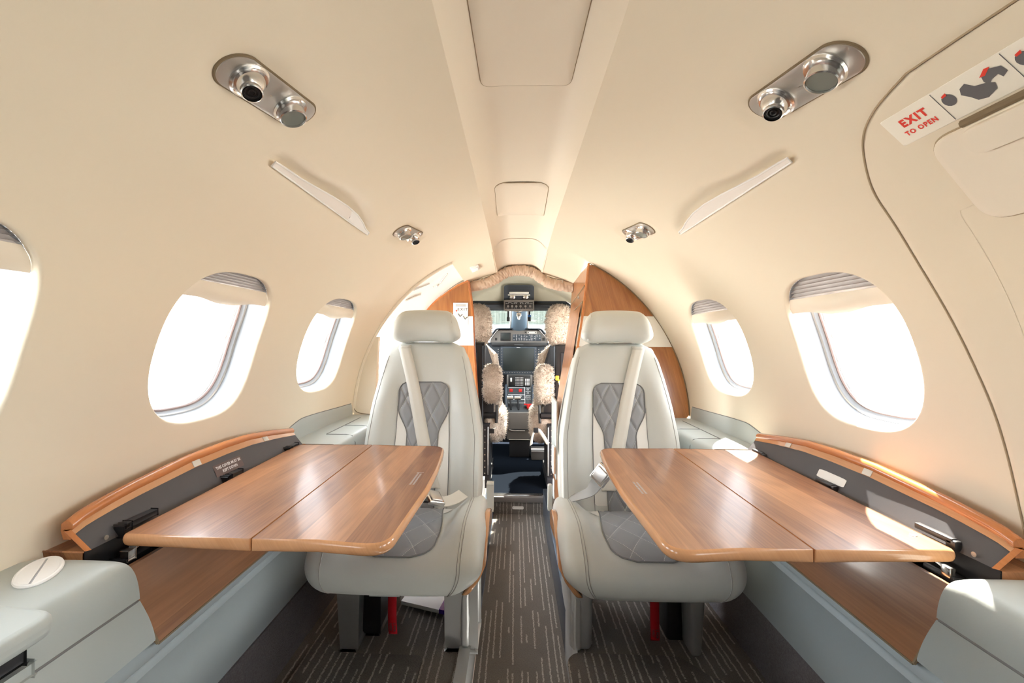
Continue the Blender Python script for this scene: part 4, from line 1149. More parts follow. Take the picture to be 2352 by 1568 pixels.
# white door frame above the opening
def fr_(a, b):
    th = lerp(29, 62, a); y0 = yarch(th) + .012; y = lerp(y0, 2.66, b)
    return W(-1, th, y, -.05 + .035 * sstep(.55, 1, b) )
mb = MB(); mb.grid(fr_, 26, 14); drf = mb.build('door_2', M['white'], angle=60); tag(drf, kind='structure')
mb = MB(); mb.box(-.705, -.684, 2.17, 2.20, .10, 1.03, .004); mb.build('jamb', M['white'], drf)
mb = MB()
for (a0, b0, a1, b1) in ((.42, .35, .60, .55), (.26, .40, .42, .62)): mb.tube([fr_(lerp(a0, a1, q / 6), lerp(b0, b1, q / 6)) + (W(-1, 45, 2.3, .003) - W(-1, 45, 2.3)) for q in range(7)], .0035, 6)
mb.tube([fr_(lerp(.70, .86, q / 6), lerp(.72, .62, q / 6)) + Vector((.003, 0, -.003)) for q in range(7)], .0028, 6)
mb.build('frame_seam', M['satin'], drf)
mb = MB(); c = fr_(.66, .74); mb.lathe(c, (W(-1, 45, 2.3, .1) - W(-1, 45, 2.3)), [(.011, 0), (.010, .004), (.004, .004), (.003, .002)], 18); mb.lathe(fr_(.60, .70), (W(-1, 45, 2.3, .1) - W(-1, 45, 2.3)), [(.004, 0), (.003, .003)], 12); mb.build('frame_latch', M['satin'], drf)
# open airstair door panel below and beyond the sill
mb = MB(); mb.box(-.80, -.66, 2.15, 2.64, .09, .14, .004); tag(mb.build('door_sill', M['alu']), kind='structure')

t = thing('ceiling_latch', 'small cream latch on the ceiling above the entry door', 'latch', W(-1, 70, 2.52))
mb = MB(); wallplate(mb, rp2([(67.5, 2.47), (71.5, 2.47), (71.5, 2.54), (67.5, 2.54)], .008, 4), .0, .010, -1); mb.build('cover', M['white'], t)
mb = MB(); wallplate(mb, rp2([(68.2, 2.48), (70.8, 2.48), (70.8, 2.53), (68.2, 2.53)], .006, 4), .010, .014, -1); mb.build('paddle', M['white'], t)

# left wooden partition at the far side of the doorway
t = thing('wood_partition', 'left wooden partition with white band forward of the entry door', 'partition', (-.4, 2.66, .1))
YP = 2.655
inn = [(-.300, 1.392), (-.285, 1.30), (-.272, 1.19), (-.266, 1.02), (-.248, .75), (-.231, .49), (-.217, .24), (-.212, .10)]
top = [(-.300, 1.392), (-.36, 1.365), (-.413, 1.329), (-.47, 1.288), (-.528, 1.235), (-.585, 1.16), (-.625, 1.09)]
def xin(z): return interp([(b, a) for a, b in inn[::-1]], z)
def ztp(x): return interp([(a, b) for a, b in top[::-1]], x)
ol = [Vector((x, YP, z)) for x, z in inn[::-1]] + [Vector((x, YP, z)) for x, z in top[1:]] + [Vector((-.66, YP, .95)), Vector((-.66, YP, .10))]
mb = MB(); mb.slab(ol, (0, .045, 0)); mb.build('panel', M['wood_z'], t, smooth=False)
mb = MB(); z0, z1 = 1.016, 1.186
mb.slab([Vector((xin(z0) + .002, YP - .003, z0)), Vector((xin(z1) + .002, YP - .003, z1)), Vector((-.60, YP - .003, z1)), Vector((-.655, YP - .003, z0))], (0, .052, 0)); mb.build('white_band', M['white'], t, smooth=False)
mb = MB(); mb.tube([Vector((x, YP + .01, z)) for x, z in inn], .011, 10); mb.tube([Vector((x, YP + .004, z + .003)) for x, z in top], .007, 8); mb.build('edge_moulding', M['cap'], t)
t = thing('door_notice', 'white notice with EXIT heading on the left wooden partition', 'sign', (-.335, YP - .004, 1.2))
mb = MB(); nt = [(-.385, 1.265), (-.298, 1.265), (-.298, 1.125), (-.385, 1.125)]; mb.slab([Vector((x, YP - .0045, z)) for x, z in nt], (0, .001, 0)); nb = mb.build('sheet', M['paper'], t, smooth=False)
mb = MB(); text_mesh('EXIT', .022, lambda a, b: Vector((-.330 + a, YP - .0055, 1.226 + b)), mb, .0004, spacing=1.4)
for z, w in ((1.252, .03), (1.246, .03)): mb.box(-.341 - w, -.341 + w, YP - .0056, YP - .005, z, z + .002)
for x, z in ((-.345, 1.19), (-.315, 1.175)): mb.tube([(x - .012, YP - .0055, z + .012), (x, YP - .0055, z - .006), (x + .014, YP - .0055, z + .008)], .003, 6)
mb.build('lettering', M['greyink'], t, smooth=False)
mb = MB(); mb.add([(-.372, YP - .0056, 1.218), (-.362, YP - .0056, 1.226), (-.362, YP - .0056, 1.212)], [(0, 1, 2)]); mb.build('red_arrow', M['redink'], t, smooth=False)

# ------------------------------------------------------------------ right wooden cabinet
t = thing('wood_cabinet', 'tall right wooden cabinet with cream band behind the right seat', 'cabinet', (.5, 2.3, .1))
def ya(z): return 2.06 + .314 * (z - .70)
def yac(z): return ya(max(z, .70)) if z > .7 else 2.06
xi_tab = [(.10, .19), (.616, .205), (.80, .235), (1.0, .268), (1.164, .300), (1.30, .322), (1.43, .342)]
def xi(z): return interp(xi_tab, z)
def xo(z):
    y = yac(z); return math.sqrt(max(.0001, rr(y) ** 2 - (z - ZC) ** 2)) + .004
# face
zs = frange(.10, 1.43, .0266)
def facegrid(zlist, off, x0f, x1f, mb):
    vs = []; fs = []; n = 10
    for z in zlist:
        a, b = x0f(z), max(x0f(z) + .001, x1f(z))
        for k in range(n + 1): vs.append(Vector((lerp(a, b, k / n), yac(z) - off, z)))
    for i in range(len(zlist) - 1):
        for k in range(n): fs.append((i * (n + 1) + k, i * (n + 1) + k + 1, (i + 1) * (n + 1) + k + 1, (i + 1) * (n + 1) + k))
    mb.add(vs, fs)
def xof(z):
    if z < .735 and z >= .69: return min(xo(.735), .77) - .04 * (1 - (z - .69) / .045) ** 2
    if z < .69: return .59
    return xo(z)
mb = MB(); facegrid([z for z in zs if z <= .69] + frange(.69, 1.425, .015), 0, xi, xof, mb)
# inboard return toward the cockpit
mb.grid(lambda a, b: Vector((lerp(xi(z := lerp(.10, 1.425, b)), lerp(.215, .318, sstep(.4, 1.4, z)), a), lerp(yac(z), 2.76, a), z - .03 * a * sstep(1.3, 1.425, z))), 8, 30)
body = mb.build('body', M['wood_z'], t, angle=30)
mb = MB(); mb.box(.56, .79, 2.088, 2.098, .55, .735); mb.build('back_filler', M['leather2'], t, smooth=False)
mb = MB(); facegrid(frange(1.018, 1.164, .0146), .003, lambda z: xi(z) - .002, xo, mb)
mb.grid(lambda a, b: Vector((lerp(xi(z := lerp(1.018, 1.164, b)) - .002, lerp(.215, .318, sstep(.4, 1.4, z)) - .002, a), lerp(yac(z) - .003, 2.76, a), z)), 4, 4)
mb.build('cream_band', M['whiteleather'], t, angle=30)
mb = MB(); mb.tube([Vector((xi(z) + .002, yac(z) - .002, z)) for z in zs], .006, 8); mb.build('edge_moulding', M['cap'], t)
mb = MB(); mb.tube([W(1, th, yarch(th) - .003, .004) for th in frange(-6, 62, 2)], .0022, 6); mb.build('outline_gap', M['seam'], t)
# panel lines on the aisle face: top hatch and door
def af(a, z, o=-.002): return Vector((lerp(xi(z), lerp(.215, .318, sstep(.4, 1.4, z)), a) + o, lerp(yac(z), 2.76, a), z))
mb = MB(); mb.tube([af(.06, 1.32), af(.97, 1.26)], .003, 6); mb.tube([af(.05, z) for z in frange(1.24, .3, .1)], .003, 6); mb.tube([af(.05, 1.24), af(.93, 1.20)], .003, 6); mb.build('door_gap', M['seam'], t)
mb = MB(); mb.grid(lambda a, b: af(lerp(.1, .9, a), lerp(.2, 1.21, b), -.008), 4, 20); mb.build('door', M['wood_z'], t)
mb = MB(); mb.lathe(af(.35, 1.275), (-1, 0, 0), [(.008, 0), (.007, .006), (.002, .007)], 14); mb.build('knob', M['satin'], t)
t = thing('literature_pocket', 'flat cream pocket on the aisle face of the right cabinet', 'pocket', (.19, 2.45, .6))
mb = MB(); mb.box(.189, .202, 2.34, 2.62, .33, .73, .005, 3); mb.build('pocket', M['leather2'], t)
mb = MB(); mb.box(.174, .190, 2.34, 2.40, .36, .50, .007, 3); mb.build('pull', M['whiteleather'], t)
for s, lab in ((-1, 'small cream floor latch by the left cockpit seat rail'), (1, 'small cream floor latch by the right cockpit seat rail')):
    t = thing('floor_latch', lab, 'latch', (s * .20, 2.62, .15))
    mb = MB(); mb.box(s * .198, s * .212, 2.58, 2.63, .15, .255, .005, 3); mb.build('latch', M['whiteleather'], t)
t = thing('key_tag', 'small yellow tag hanging by the right cockpit seat', 'tag', (.245, 2.9, .80))
mb = MB(); mb.box(.235, .258, 2.895, 2.90, .795, .825, .004, 2); mb.box(.25, .268, 2.896, 2.90, .78, .80, .003, 2); mb.build('tag', M['yellow'], t)
mb = MB(); mb.tube([(.258, 2.897, .79), (.262, 2.897, .76), (.258, 2.897, .735)], .004, 6); mb.build('clip', M['satin'], t)

# rolled curtain over the cockpit opening
t = thing('cockpit_curtain', 'tan rolled curtain arched over the cockpit opening', 'curtain', (0, 2.7, 1.4))
cp = [(-.315, 1.358), (-.25, 1.372), (-.19, 1.388), (-.14, 1.412), (-.095, 1.442), (-.05, 1.458), (0, 1.463), (.05, 1.458), (.09, 1.445), (.135, 1.415), (.18, 1.388), (.25, 1.372), (.318, 1.364)]
C = catmull([(x, 2.71, z) for x, z in cp], 12); n = 18; vs = []; fs = []
for i, p in enumerate(C):
    a_ = C[max(i - 1, 0)]; b_ = C[min(i + 1, len(C) - 1)]; tg = (b_ - a_).normalized(); up = Vector((-tg.z, 0, tg.x)); 
    wr = .004 * sin(i * .9) + .004 * sin(i * 2.3 + 1)
    for k in range(n):
        a = 2 * PI * k / n; r = .031 + wr * sin(a * 3 + i * .35) * .7
        vs.append(p + up * (r * sin(a)) + Vector((0, 1, 0)) * (r * .75 * cos(a)))
for i in range(len(C) - 1):
    for k in range(n): fs.append((i * n + k, i * n + (k + 1) % n, (i + 1) * n + (k + 1) % n, (i + 1) * n + k))
mb = MB(); mb.add(vs, fs); mb.build('roll', M['suede'], t, angle=180)
for f in (.14, .36, .60, .80, .93):
    i = int(f * (len(C) - 1)); mb = MB(); mb.tube([C[i] + Vector((0, -.01, .035)), C[i] + Vector((0, -.022, .028)), C[i] + Vector((0, -.026, .018))], .0022, 6); mb.build('hook', M['satin'], t)
mb = MB(); mb.tube([p + Vector((0, .0, .036)) for p in C], .0022, 6); mb.build('rail', M['seam'], t)
# header of the opening between curtain and liner
mb = MB(); 
def hdr(a, b):
    i = a * (len(C) - 1); p = C[min(int(i), len(C) - 1)]
    zt = max(p.z + .01, ZC + math.sqrt(max(0, .668 ** 2 - p.x ** 2)) + (.05 if abs(p.x) < .13 else 0.012)); return Vector((p.x * 1.03, 2.735, lerp(p.z + .020, zt + .03, b)))
mb.grid(hdr, 90, 2); tag(mb.build('trim_11', M['liner2'], angle=70), kind='structure')

# ------------------------------------------------------------------ cockpit
mb = MB()
def dome(a, b):
    x = lerp(-.66, .66, a); y = lerp(2.70, 3.235, b) - .12 * b * max(0, abs(x) - .35)
    z = lerp(1.500, 1.452, b) - lerp(.78, .95, b) * x * x
    z -= .022 * sstep(.10, .17, abs(x)) * sstep(.15, .6, b)
    z -= .10 * sstep(.90, 1.0, b) * 1.25
    return Vector((x, y, z))
mb.grid(dome, 80, 24); tag(mb.build('ceiling_cockpit', M['olive'], angle=60), kind='structure')
mb = MB()
for s in (-1, 1): mb.box(s * .60, s * .66, 2.80, 4.5, .10, 1.02, .01)
tag(mb.build('wall_cockpit', M['slate']), kind='structure')
# windshield: beam, post and panes
ws = bpy.data.objects.new('window_9', None); COL.objects.link(ws); ws.location = (0, 3.4, 1.25); tag(ws, kind='structure')
mb = MB(); mb.grid(lambda a, b: Vector((lerp(-.60, .60, a), 3.22 + .05 * b - .10 * (abs(2 * a - 1)) ** 2, lerp(1.325, 1.272, b) - .07 * max(0, abs(2 * a - 1) - .5) ** 1.4 + .006 * sin(b * PI * 3))), 40, 12); bm_ = mb.build('top_beam', M['slate'], ws, angle=60)
md = bm_.modifiers.new('thickness', 'SOLIDIFY'); md.thickness = .03; md.offset = -1
mb = MB(); mb.tube([(lerp(-.45, .45, k / 30), 3.212 - .08 * (abs(2 * k / 30 - 1) * .8) ** 2, 1.306 - .02 * max(0, abs(2 * k / 30 - 1) - .3)) for k in range(31)], .005, 8); mb.build('beam_groove', M['black'], ws)
mb = MB()
pst = [(3.30, 1.30), (3.6, 1.25), (3.95, 1.18), (4.25, 1.12)]
def post(a, b):
    y, z = interp([(k / 3, p[0]) for k, p in enumerate(pst)], b), interp([(k / 3, p[1]) for k, p in enumerate(pst)], b)
    w = lerp(.056, .075, b); an = lerp(PI, 0, a); return Vector((.010 + w * cos(an), y - .03 * sin(an), z - .03 * sin(an)))
mb.grid(post, 12, 12); mb.build('centre_post', M['bluegrey'], ws)
mb = MB()
for s in (-1, 1):
    w = lambda b: lerp(.056, .075, b)
    mb.tube([Vector((.010 + s * (w(k / 8) + .004), interp([(q / 3, p[0]) for q, p in enumerate(pst)], k / 8), interp([(q / 3, p[1]) for q, p in enumerate(pst)], k / 8))) for k in range(9)], .007, 6)
mb.build('post_seal', M['white'], ws)
for s in (-1, 1):
    mb = MB(); mb.grid(lambda a, b: Vector((s * lerp(.07, lerp(.50, .62, b), a), lerp(3.30, 4.28, b) - .25 * a * a, lerp(1.31, 1.12, b) - .06 * a * a)), 10, 8); mb.build('pane', M['wsglass'], ws, angle=180)
# overhead speaker panel with lamp cluster
t = thing('overhead_console', 'dark overhead cockpit console with round lamps and switch knobs', 'console', (.003, 3.2, 1.35))
mb = MB(); ol = round_poly([(-.102, 3.195, 1.332), (-.102, 3.165, 1.432), (.108, 3.165, 1.432), (.108, 3.195, 1.332)], [.004, .02, .02, .004], 6); mb.slab(ol, (0, .03, 0)); sp = mb.build('speaker_panel', M['slate'], t, angle=40)
mb = MB()
for k in range(7): z = 1.424 - k * .006; mb.box(-.078, .084, 3.164 + (1.432 - z) * .29, 3.17 + (1.432 - z) * .29, z - .0014, z, 0)
mb.build('grille', M['black'], sp, smooth=False)
mb = MB(); mb.box(-.066, .072, 3.172, 3.19, 1.373, 1.387, .005, 3); mb.box(-.075, .081, 3.176, 3.20, 1.362, 1.369, .002); mb.build('dome_light', M['paper'], sp)
for x in (-.042, .05):
    mb = MB(); mb.lathe((x, 3.188, 1.348), (0, -.9, -.35), [(.022, -.004), (.021, .006), (.014, .012), (.006, .013)], 20); mb.build('map_lamp', M['chrome'], sp)
mb = MB(); mb.box(-.103, .109, 3.165, 3.26, 1.256, 1.331, .008, 3); sw = mb.build('switch_panel', M['taupe'], t)
mb = MB(); mb.box(-.094, .100, 3.162, 3.168, 1.266, 1.316, .003); mb.build('switch_plate', M['black'], sw)
for k, x in enumerate((-.073, -.045, -.016, .014, .048, .080)):
    mb = MB(); mb.lathe((x, 3.163, 1.285), (0, -1, 0), [(.0085, 0), (.008, .008), (.004, .009)], 16); kn = mb.build('knob', M['taupe'], sw)
mb = MB()
for x in (-.085, -.073, -.045, -.03, -.016, .014, .030, .048, .066, .080, .092):
    mb.box(x - .004, x + .004, 3.161, 3.162, 1.303, 1.3045); mb.box(x - .002, x + .002, 3.161, 3.162, 1.272, 1.2735)
for x in (-.06, -.02, .02, .06): mb.box(x - .012, x + .012, 3.161, 3.162, 1.3095, 1.311)
mb.build('markings', M['lightink'], sw, smooth=False)
mb = MB(); mb.tube([(-.03, 3.22, 1.258), (0, 3.21, 1.250), (.03, 3.22, 1.258)], .004, 8); mb.box(-.014, .020, 3.20, 3.23, 1.215, 1.245, .005, 3); mb.lathe((.003, 3.21, 1.215), (0, -.2, -1), [(.012, 0), (.009, .012), (.005, .022)], 14); mb.build('compass_bracket', M['chrome'], t)
for x, bl, lab in ((-.072, 0, 'black clip strap hanging left of the windshield post'), (.078, 1, 'black clip strap with blue band hanging right of windshield post')):
    t = thing('hanging_clip', lab, 'clip', (x, 3.25, 1.25), 'clips hanging beside the windshield post')
    mb = MB(); mb.box(x - .007, x + .007, 3.245, 3.255, 1.20, 1.265, .002); mb.box(x - .011, x + .011, 3.243, 3.257, 1.185, 1.215, .003); mb.build('clip', M['blackmat'], t)
    if bl: mb = MB(); mb.box(x - .011, x + .012, 3.240, 3.26, 1.215, 1.232, .003); mb.build('band', M['blue'], t)

# instrument panel
t = thing('instrument_panel', 'dark cockpit instrument panel with central blank display', 'instrument panel', (.01, 4.05, .9))
YI = 4.0
mb = MB(); ol = round_poly([(-.245, YI, 1.030), (-.238, YI, 1.062), (-.182, YI, 1.138), (.196, YI, 1.138), (.258, YI, 1.062), (.268, YI, 1.030)], [.004, .01, .03, .03, .01, .004], 5); mb.slab(ol, (0, .14, .012)); mb.build('glareshield_face', M['taupe'], t, angle=40)
mb = MB(); gp = [(-.585, 1.0), (-.30, 1.03), (-.250, 1.058), (-.185, 1.142), (.200, 1.142), (.270, 1.058), (.32, 1.03), (.585, 1.0)]
G = round_poly([(x, 0, z) for x, z in gp], .02, 5); mb.grid(lambda a, b: Vector((G[round(a * (len(G) - 1))].x, lerp(YI - .03, YI + .30, b), G[round(a * (len(G) - 1))].z + .006)), len(G) - 1, 4); gl = mb.build('glareshield', M['slate'], t, angle=60)
md = gl.modifiers.new('thickness', 'SOLIDIFY'); md.thickness = .010; md.offset = 1
mb = MB(); mb.box(-.58, .58, YI + .02, YI + .12, .765, 1.03, .005); mb.build('panel_board', M['slate'], t)
mb = MB(); mb.box(-.58, .58, YI + .16, YI + .20, .12, .80, .005); mb.build('knee_panel', M['blackmat'], t)
mb = MB(); mb.box(-.23, .255, YI - .005, YI + .02, 1.0, 1.032, .003); mb.build('shadow_strip', M['black'], t)
mb = MB(); mb.box(-.03, .05, YI - .008, YI - .004, 1.009, 1.014); mb.build('strip_label', M['greyink'], t)
mb = MB(); mb.box(-.152, -.062, YI - .008, YI + .01, 1.046, 1.118, .004); sd_ = mb.build('standby_display', M['black'], t)
mb = MB(); mb.box(-.140, -.076, YI - .011, YI - .007, 1.054, 1.112, .002); mb.build('screen', M['screen'], sd_)
mb = MB(); mb.box(-.045, .205, YI - .008, YI + .01, 1.046, 1.104, .003); gpn = mb.build('guidance_panel', M['slate'], t)
mb = MB()
for r_ in range(4):
    for c_ in range(11):
        x = -.033 + c_ * .0225; z = 1.095 - r_ * .0135
        if random.random() < .75: mb.box(x - random.uniform(.003, .007), x + .005, YI - .010, YI - .008, z, z + .0028)
for x in (-.012, .03, .072, .115, .158): mb.box(x - .0006, x + .0006, YI - .010, YI - .008, 1.050, 1.100)
mb.build('markings', M['lightink'], gpn, smooth=False)
mb = MB()
for x0, x1, z0, z1 in ((.085, .164, 1.109, 1.112), (.085, .164, 1.128, 1.131), (.085, .088, 1.109, 1.131), (.161, .164, 1.109, 1.131), (.098, .150, 1.115, 1.124)): mb.box(x0, x1, YI - .006, YI - .002, z0, z1)
mb.build('white_label', M['paper'], t, smooth=False)
mb = MB(); mb.box(-.2, -.182, YI - .004, YI, 1.05, 1.072); mb.box(.215, .236, YI - .004, YI, 1.05, 1.075); mb.lathe((.068, YI, 1.121), (0, -1, 0), [(.007, 0), (.006, .008), (.002, .009)], 12); mb.build('button', M['black'], t)
mb = MB(); mb.box(-.150, .166, YI - .010, YI + .03, .752, .995, .004); bz = mb.build('display_bezel', M['slate'], t)
mb = MB(); mb.box(-.128, .144, YI - .013, YI - .009, .786, .982, .003); mb.build('display_screen', M['screen'], bz)
mb = MB()
for k in range(12): x = -.115 + k * .0224; mb = MB(); mb.lathe((x, YI - .010, .769), (0, -1, 0), [(.0048, 0), (.004, .003), (.001, .0033)], 8); mb.build('softkey', M['taupe'], bz)
for k in range(8):
    z = .975 - k * .024
    for x in (-.14, .157): mb = MB(); mb.lathe((x, YI - .010, z), (0, -1, 0), [(.005, 0), (.004, .004), (.001, .0043)], 8); mb.build('knob', M['taupe'], bz)
mb = MB()
for k in range(9):
    z = .97 - k * .021
    for x in (-.172, .185): mb.box(x - .005, x + .005, YI + .012, YI + .02, z, z + .003); 
mb.box(-.01, .022, YI - .014, YI - .012, .987, .990); mb.build('side_marks', M['lightink'], t, smooth=False)

# centre pedestal
t = thing('centre_pedestal', 'taupe centre pedestal with twin throttle levers and red handle', 'pedestal', (.02, 3.8, .10))
mb = MB(); mb.box(-.095, .130, YI - .03, YI + .06, .62, .75, .005); up_ = mb.build('keypad_panel', M['taupe'], t)
mb = MB(); mb.box(-.080, .112, YI - .034, YI - .028, .640, .748, .003); kp = mb.build('keypad', M['black'], up_)
mb = MB()
for r_ in range(6):
    for c_ in range(6): mb.box(-.018 + c_ * .012, -.011 + c_ * .012, YI - .037, YI - .034, .658 + r_ * .013, .663 + r_ * .013)
for r_ in range(5):
    for c_ in range(3): mb.box(.066 + c_ * .014, .076 + c_ * .014, YI - .037, YI - .034, .66 + r_ * .012, .668 + r_ * .012)
mb.build('keys', M['lightink'], kp, smooth=False)
mb = MB(); mb.box(-.064, -.048, YI - .05, YI - .034, .69, .725, .004); mb.build('gear_lever', M['paper'], kp)
# sloping quadrant
def qd(x, v, o=0): return Vector((x, lerp(3.93, 3.72, v), lerp(.65, .467, v))) + Vector((0, -.66 * o, .75 * o))
mb = MB(); mb.add([qd(-.098, 0), qd(.132, 0), qd(.118, 1), qd(-.084, 1), qd(-.098, 0, -.08), qd(.132, 0, -.08), qd(.118, 1, -.08), qd(-.084, 1, -.08)], [(0, 1, 2, 3), (4, 7, 6, 5), (0, 4, 5, 1), (1, 5, 6, 2), (2, 6, 7, 3), (3, 7, 4, 0)]); mb.build('quadrant', M['black'], t, smooth=False)
mb = MB(); mb.tube([qd(-.094, 0, .003), qd(-.082, .98, .003)], .006, 6); mb.tube([qd(.130, 0, .003), qd(.116, .98, .003)], .006, 6); mb.build('quadrant_rim', M['taupe'], t)
mb = MB()
for v in (.04, .33, .52, .66):
    mb.add([qd(-.08, v, .002), qd(.06, v, .002), qd(.06, v + .015, .002), qd(-.08, v + .015, .002)], [(0, 1, 2, 3)])
for v in (.05, .2, .36, .5): mb.add([qd(.068, v, .002), qd(.112, v, .002), qd(.112, v + .012, .002), qd(.068, v + .012, .002)], [(0, 1, 2, 3)])
mb.add([qd(.060, .02, .002), qd(.063, .02, .002), qd(.063, .68, .002), qd(.060, .68, .002)], [(0, 1, 2, 3)])
for x, v in ((-.05, .40), (.025, .40), (.088, .12), (.088, .27), (.075, .43), (.1, .43)): mb.tube([qd(x + .008 * cos(a), v + .03 * sin(a), .002) for a in [2 * PI * k / 12 for k in range(12)]], .0012, 4, closed=True)
mb.build('markings', M['lightink'], t, smooth=False)
for x in (-.055, .024):
    mb = MB(); p = qd(x, .17, .004); mb.box(p.x - .014, p.x + .014, p.y - .008, p.y + .004, p.z - .014, p.z + .014, .002); mb.build('fire_button', M['redplastic'], t)
for x in (-.062, .0):
    mb = MB(); p = qd(x, .62, .05); mb.tube([p + Vector((-.026, 0, 0)), p + Vector((.026, 0, 0))], .017, 14); th_ = mb.build('throttle_grip', M['satin'], t)
    mb = MB(); mb.tube([qd(x + .008, .92, .0), p], .007, 8); mb.build('lever_arm', M['black'], th_)
mb = MB(); p = qd(.088, .78, .02); mb.tube([qd(.088, .62, .05), p], .004, 8); mb.build('handle_shaft', M['chrome'], t)
mb = MB(); mb.box(p.x - .036, p.x + .036, p.y - .012, p.y + .012, p.z - .004, p.z + .006, .003); mb.lathe(p + Vector((0, -.006, -.002)), (0, -.3, -1), [(.016, 0), (.012, .03), (.006, .034)], 14); mb.build('red_handle', M['redplastic'], t)
mb = MB(); mb.box(-.086, .120, 3.70, 3.95, .24, .466, .008, 3); mb.build('body', M['taupe'], t)
mb = MB(); mb.box(-.083, .117, 3.692, 3.70, .325, .33); mb.box(-.083, .117, 3.694, 3.70, .245, .25); mb.build('drawer_gap', M['blackmat'], t)
mb = MB(); mb.tube([(-.07, 3.694, .325), (-.03, 3.688, .318), (.06, 3.69, .318)], .003, 6); mb.tube([(-.07, 3.69, .246), (.10, 3.69, .246)], .0025, 6); mb.build('drawer_lip', M['satin'], t)
mb = MB(); mb.box(-.066, .100, 3.70, 3.95, .10, .24, .008, 3); mb.build('foot', M['blackmat'], t)
for s in (-1, 1):
    mb = MB(); mb.tube([(.017 + s * .115, 3.93, .66), (.017 + s * .112, 3.80, .62), (.017 + s * .108, 3.71, .50), (.017 + s * .103, 3.70, .40)], .012, 10); mb.build('side_rail', M['slate'], t)
t = thing('floor_box', 'small grey floor box beside the pedestal in the cockpit', 'box', (.17, 3.75, .1))
mb = MB(); mb.box(.11, .26, 3.62, 3.80, .10, .17, .004); mb.build('box', M['taupe'], t); mb = MB(); mb.box(.11, .26, 3.612, 3.622, .165, .172, .002); mb.build('box_edge', M['satin'], t)

# sheepskin-covered pilot seats
def fur(mb, fn, nu, nv, hair=900, ln=.012):
    """closed lumpy surface fn(u,v) with short tufts"""
    P = {}
    mb.grid(fn, nu, nv)
    for _ in range(hair):
        u, v = random.random(), random.random()
        p = Vector(fn(u, v)); a = Vector(fn((u + .01) % 1, v)) - p; b = Vector(fn(u, min(1, v + .01))) - p
        n = a.cross(b)
        if n.length < 1e-9: continue
        n.normalize(); tip = p + n * ln * random.uniform(.6, 1.3) + Vector((random.uniform(-1, 1), random.uniform(-1, 1), random.uniform(-1.4, .4))) * ln * .5
        d = a.normalized() * .0028; e = n.cross(d)
        mb.add([p + d, p - d * .5 + e * .8, p - d * .5 - e * .8, tip], [(0, 1, 3), (1, 2, 3), (2, 0, 3)])
def egg(c, rx, ry, rz, pw=2.6, flip=1, tilt=0.0):
    c = Vector(c)
    def f(u, v):
        a = 2 * PI * u * flip; b = -PI / 2 + PI * v
        cx, sx = superell(a, pw); cb, sb = superell(b, pw)
        n = .004 * sin(7 * a + 3 * b) + .003 * sin(13 * a - 9 * b)
        return c + Vector((rx * cx * cb + tilt * sb * rz, ry * sx * cb, rz * sb)) * (1 + n * 6)
    return f
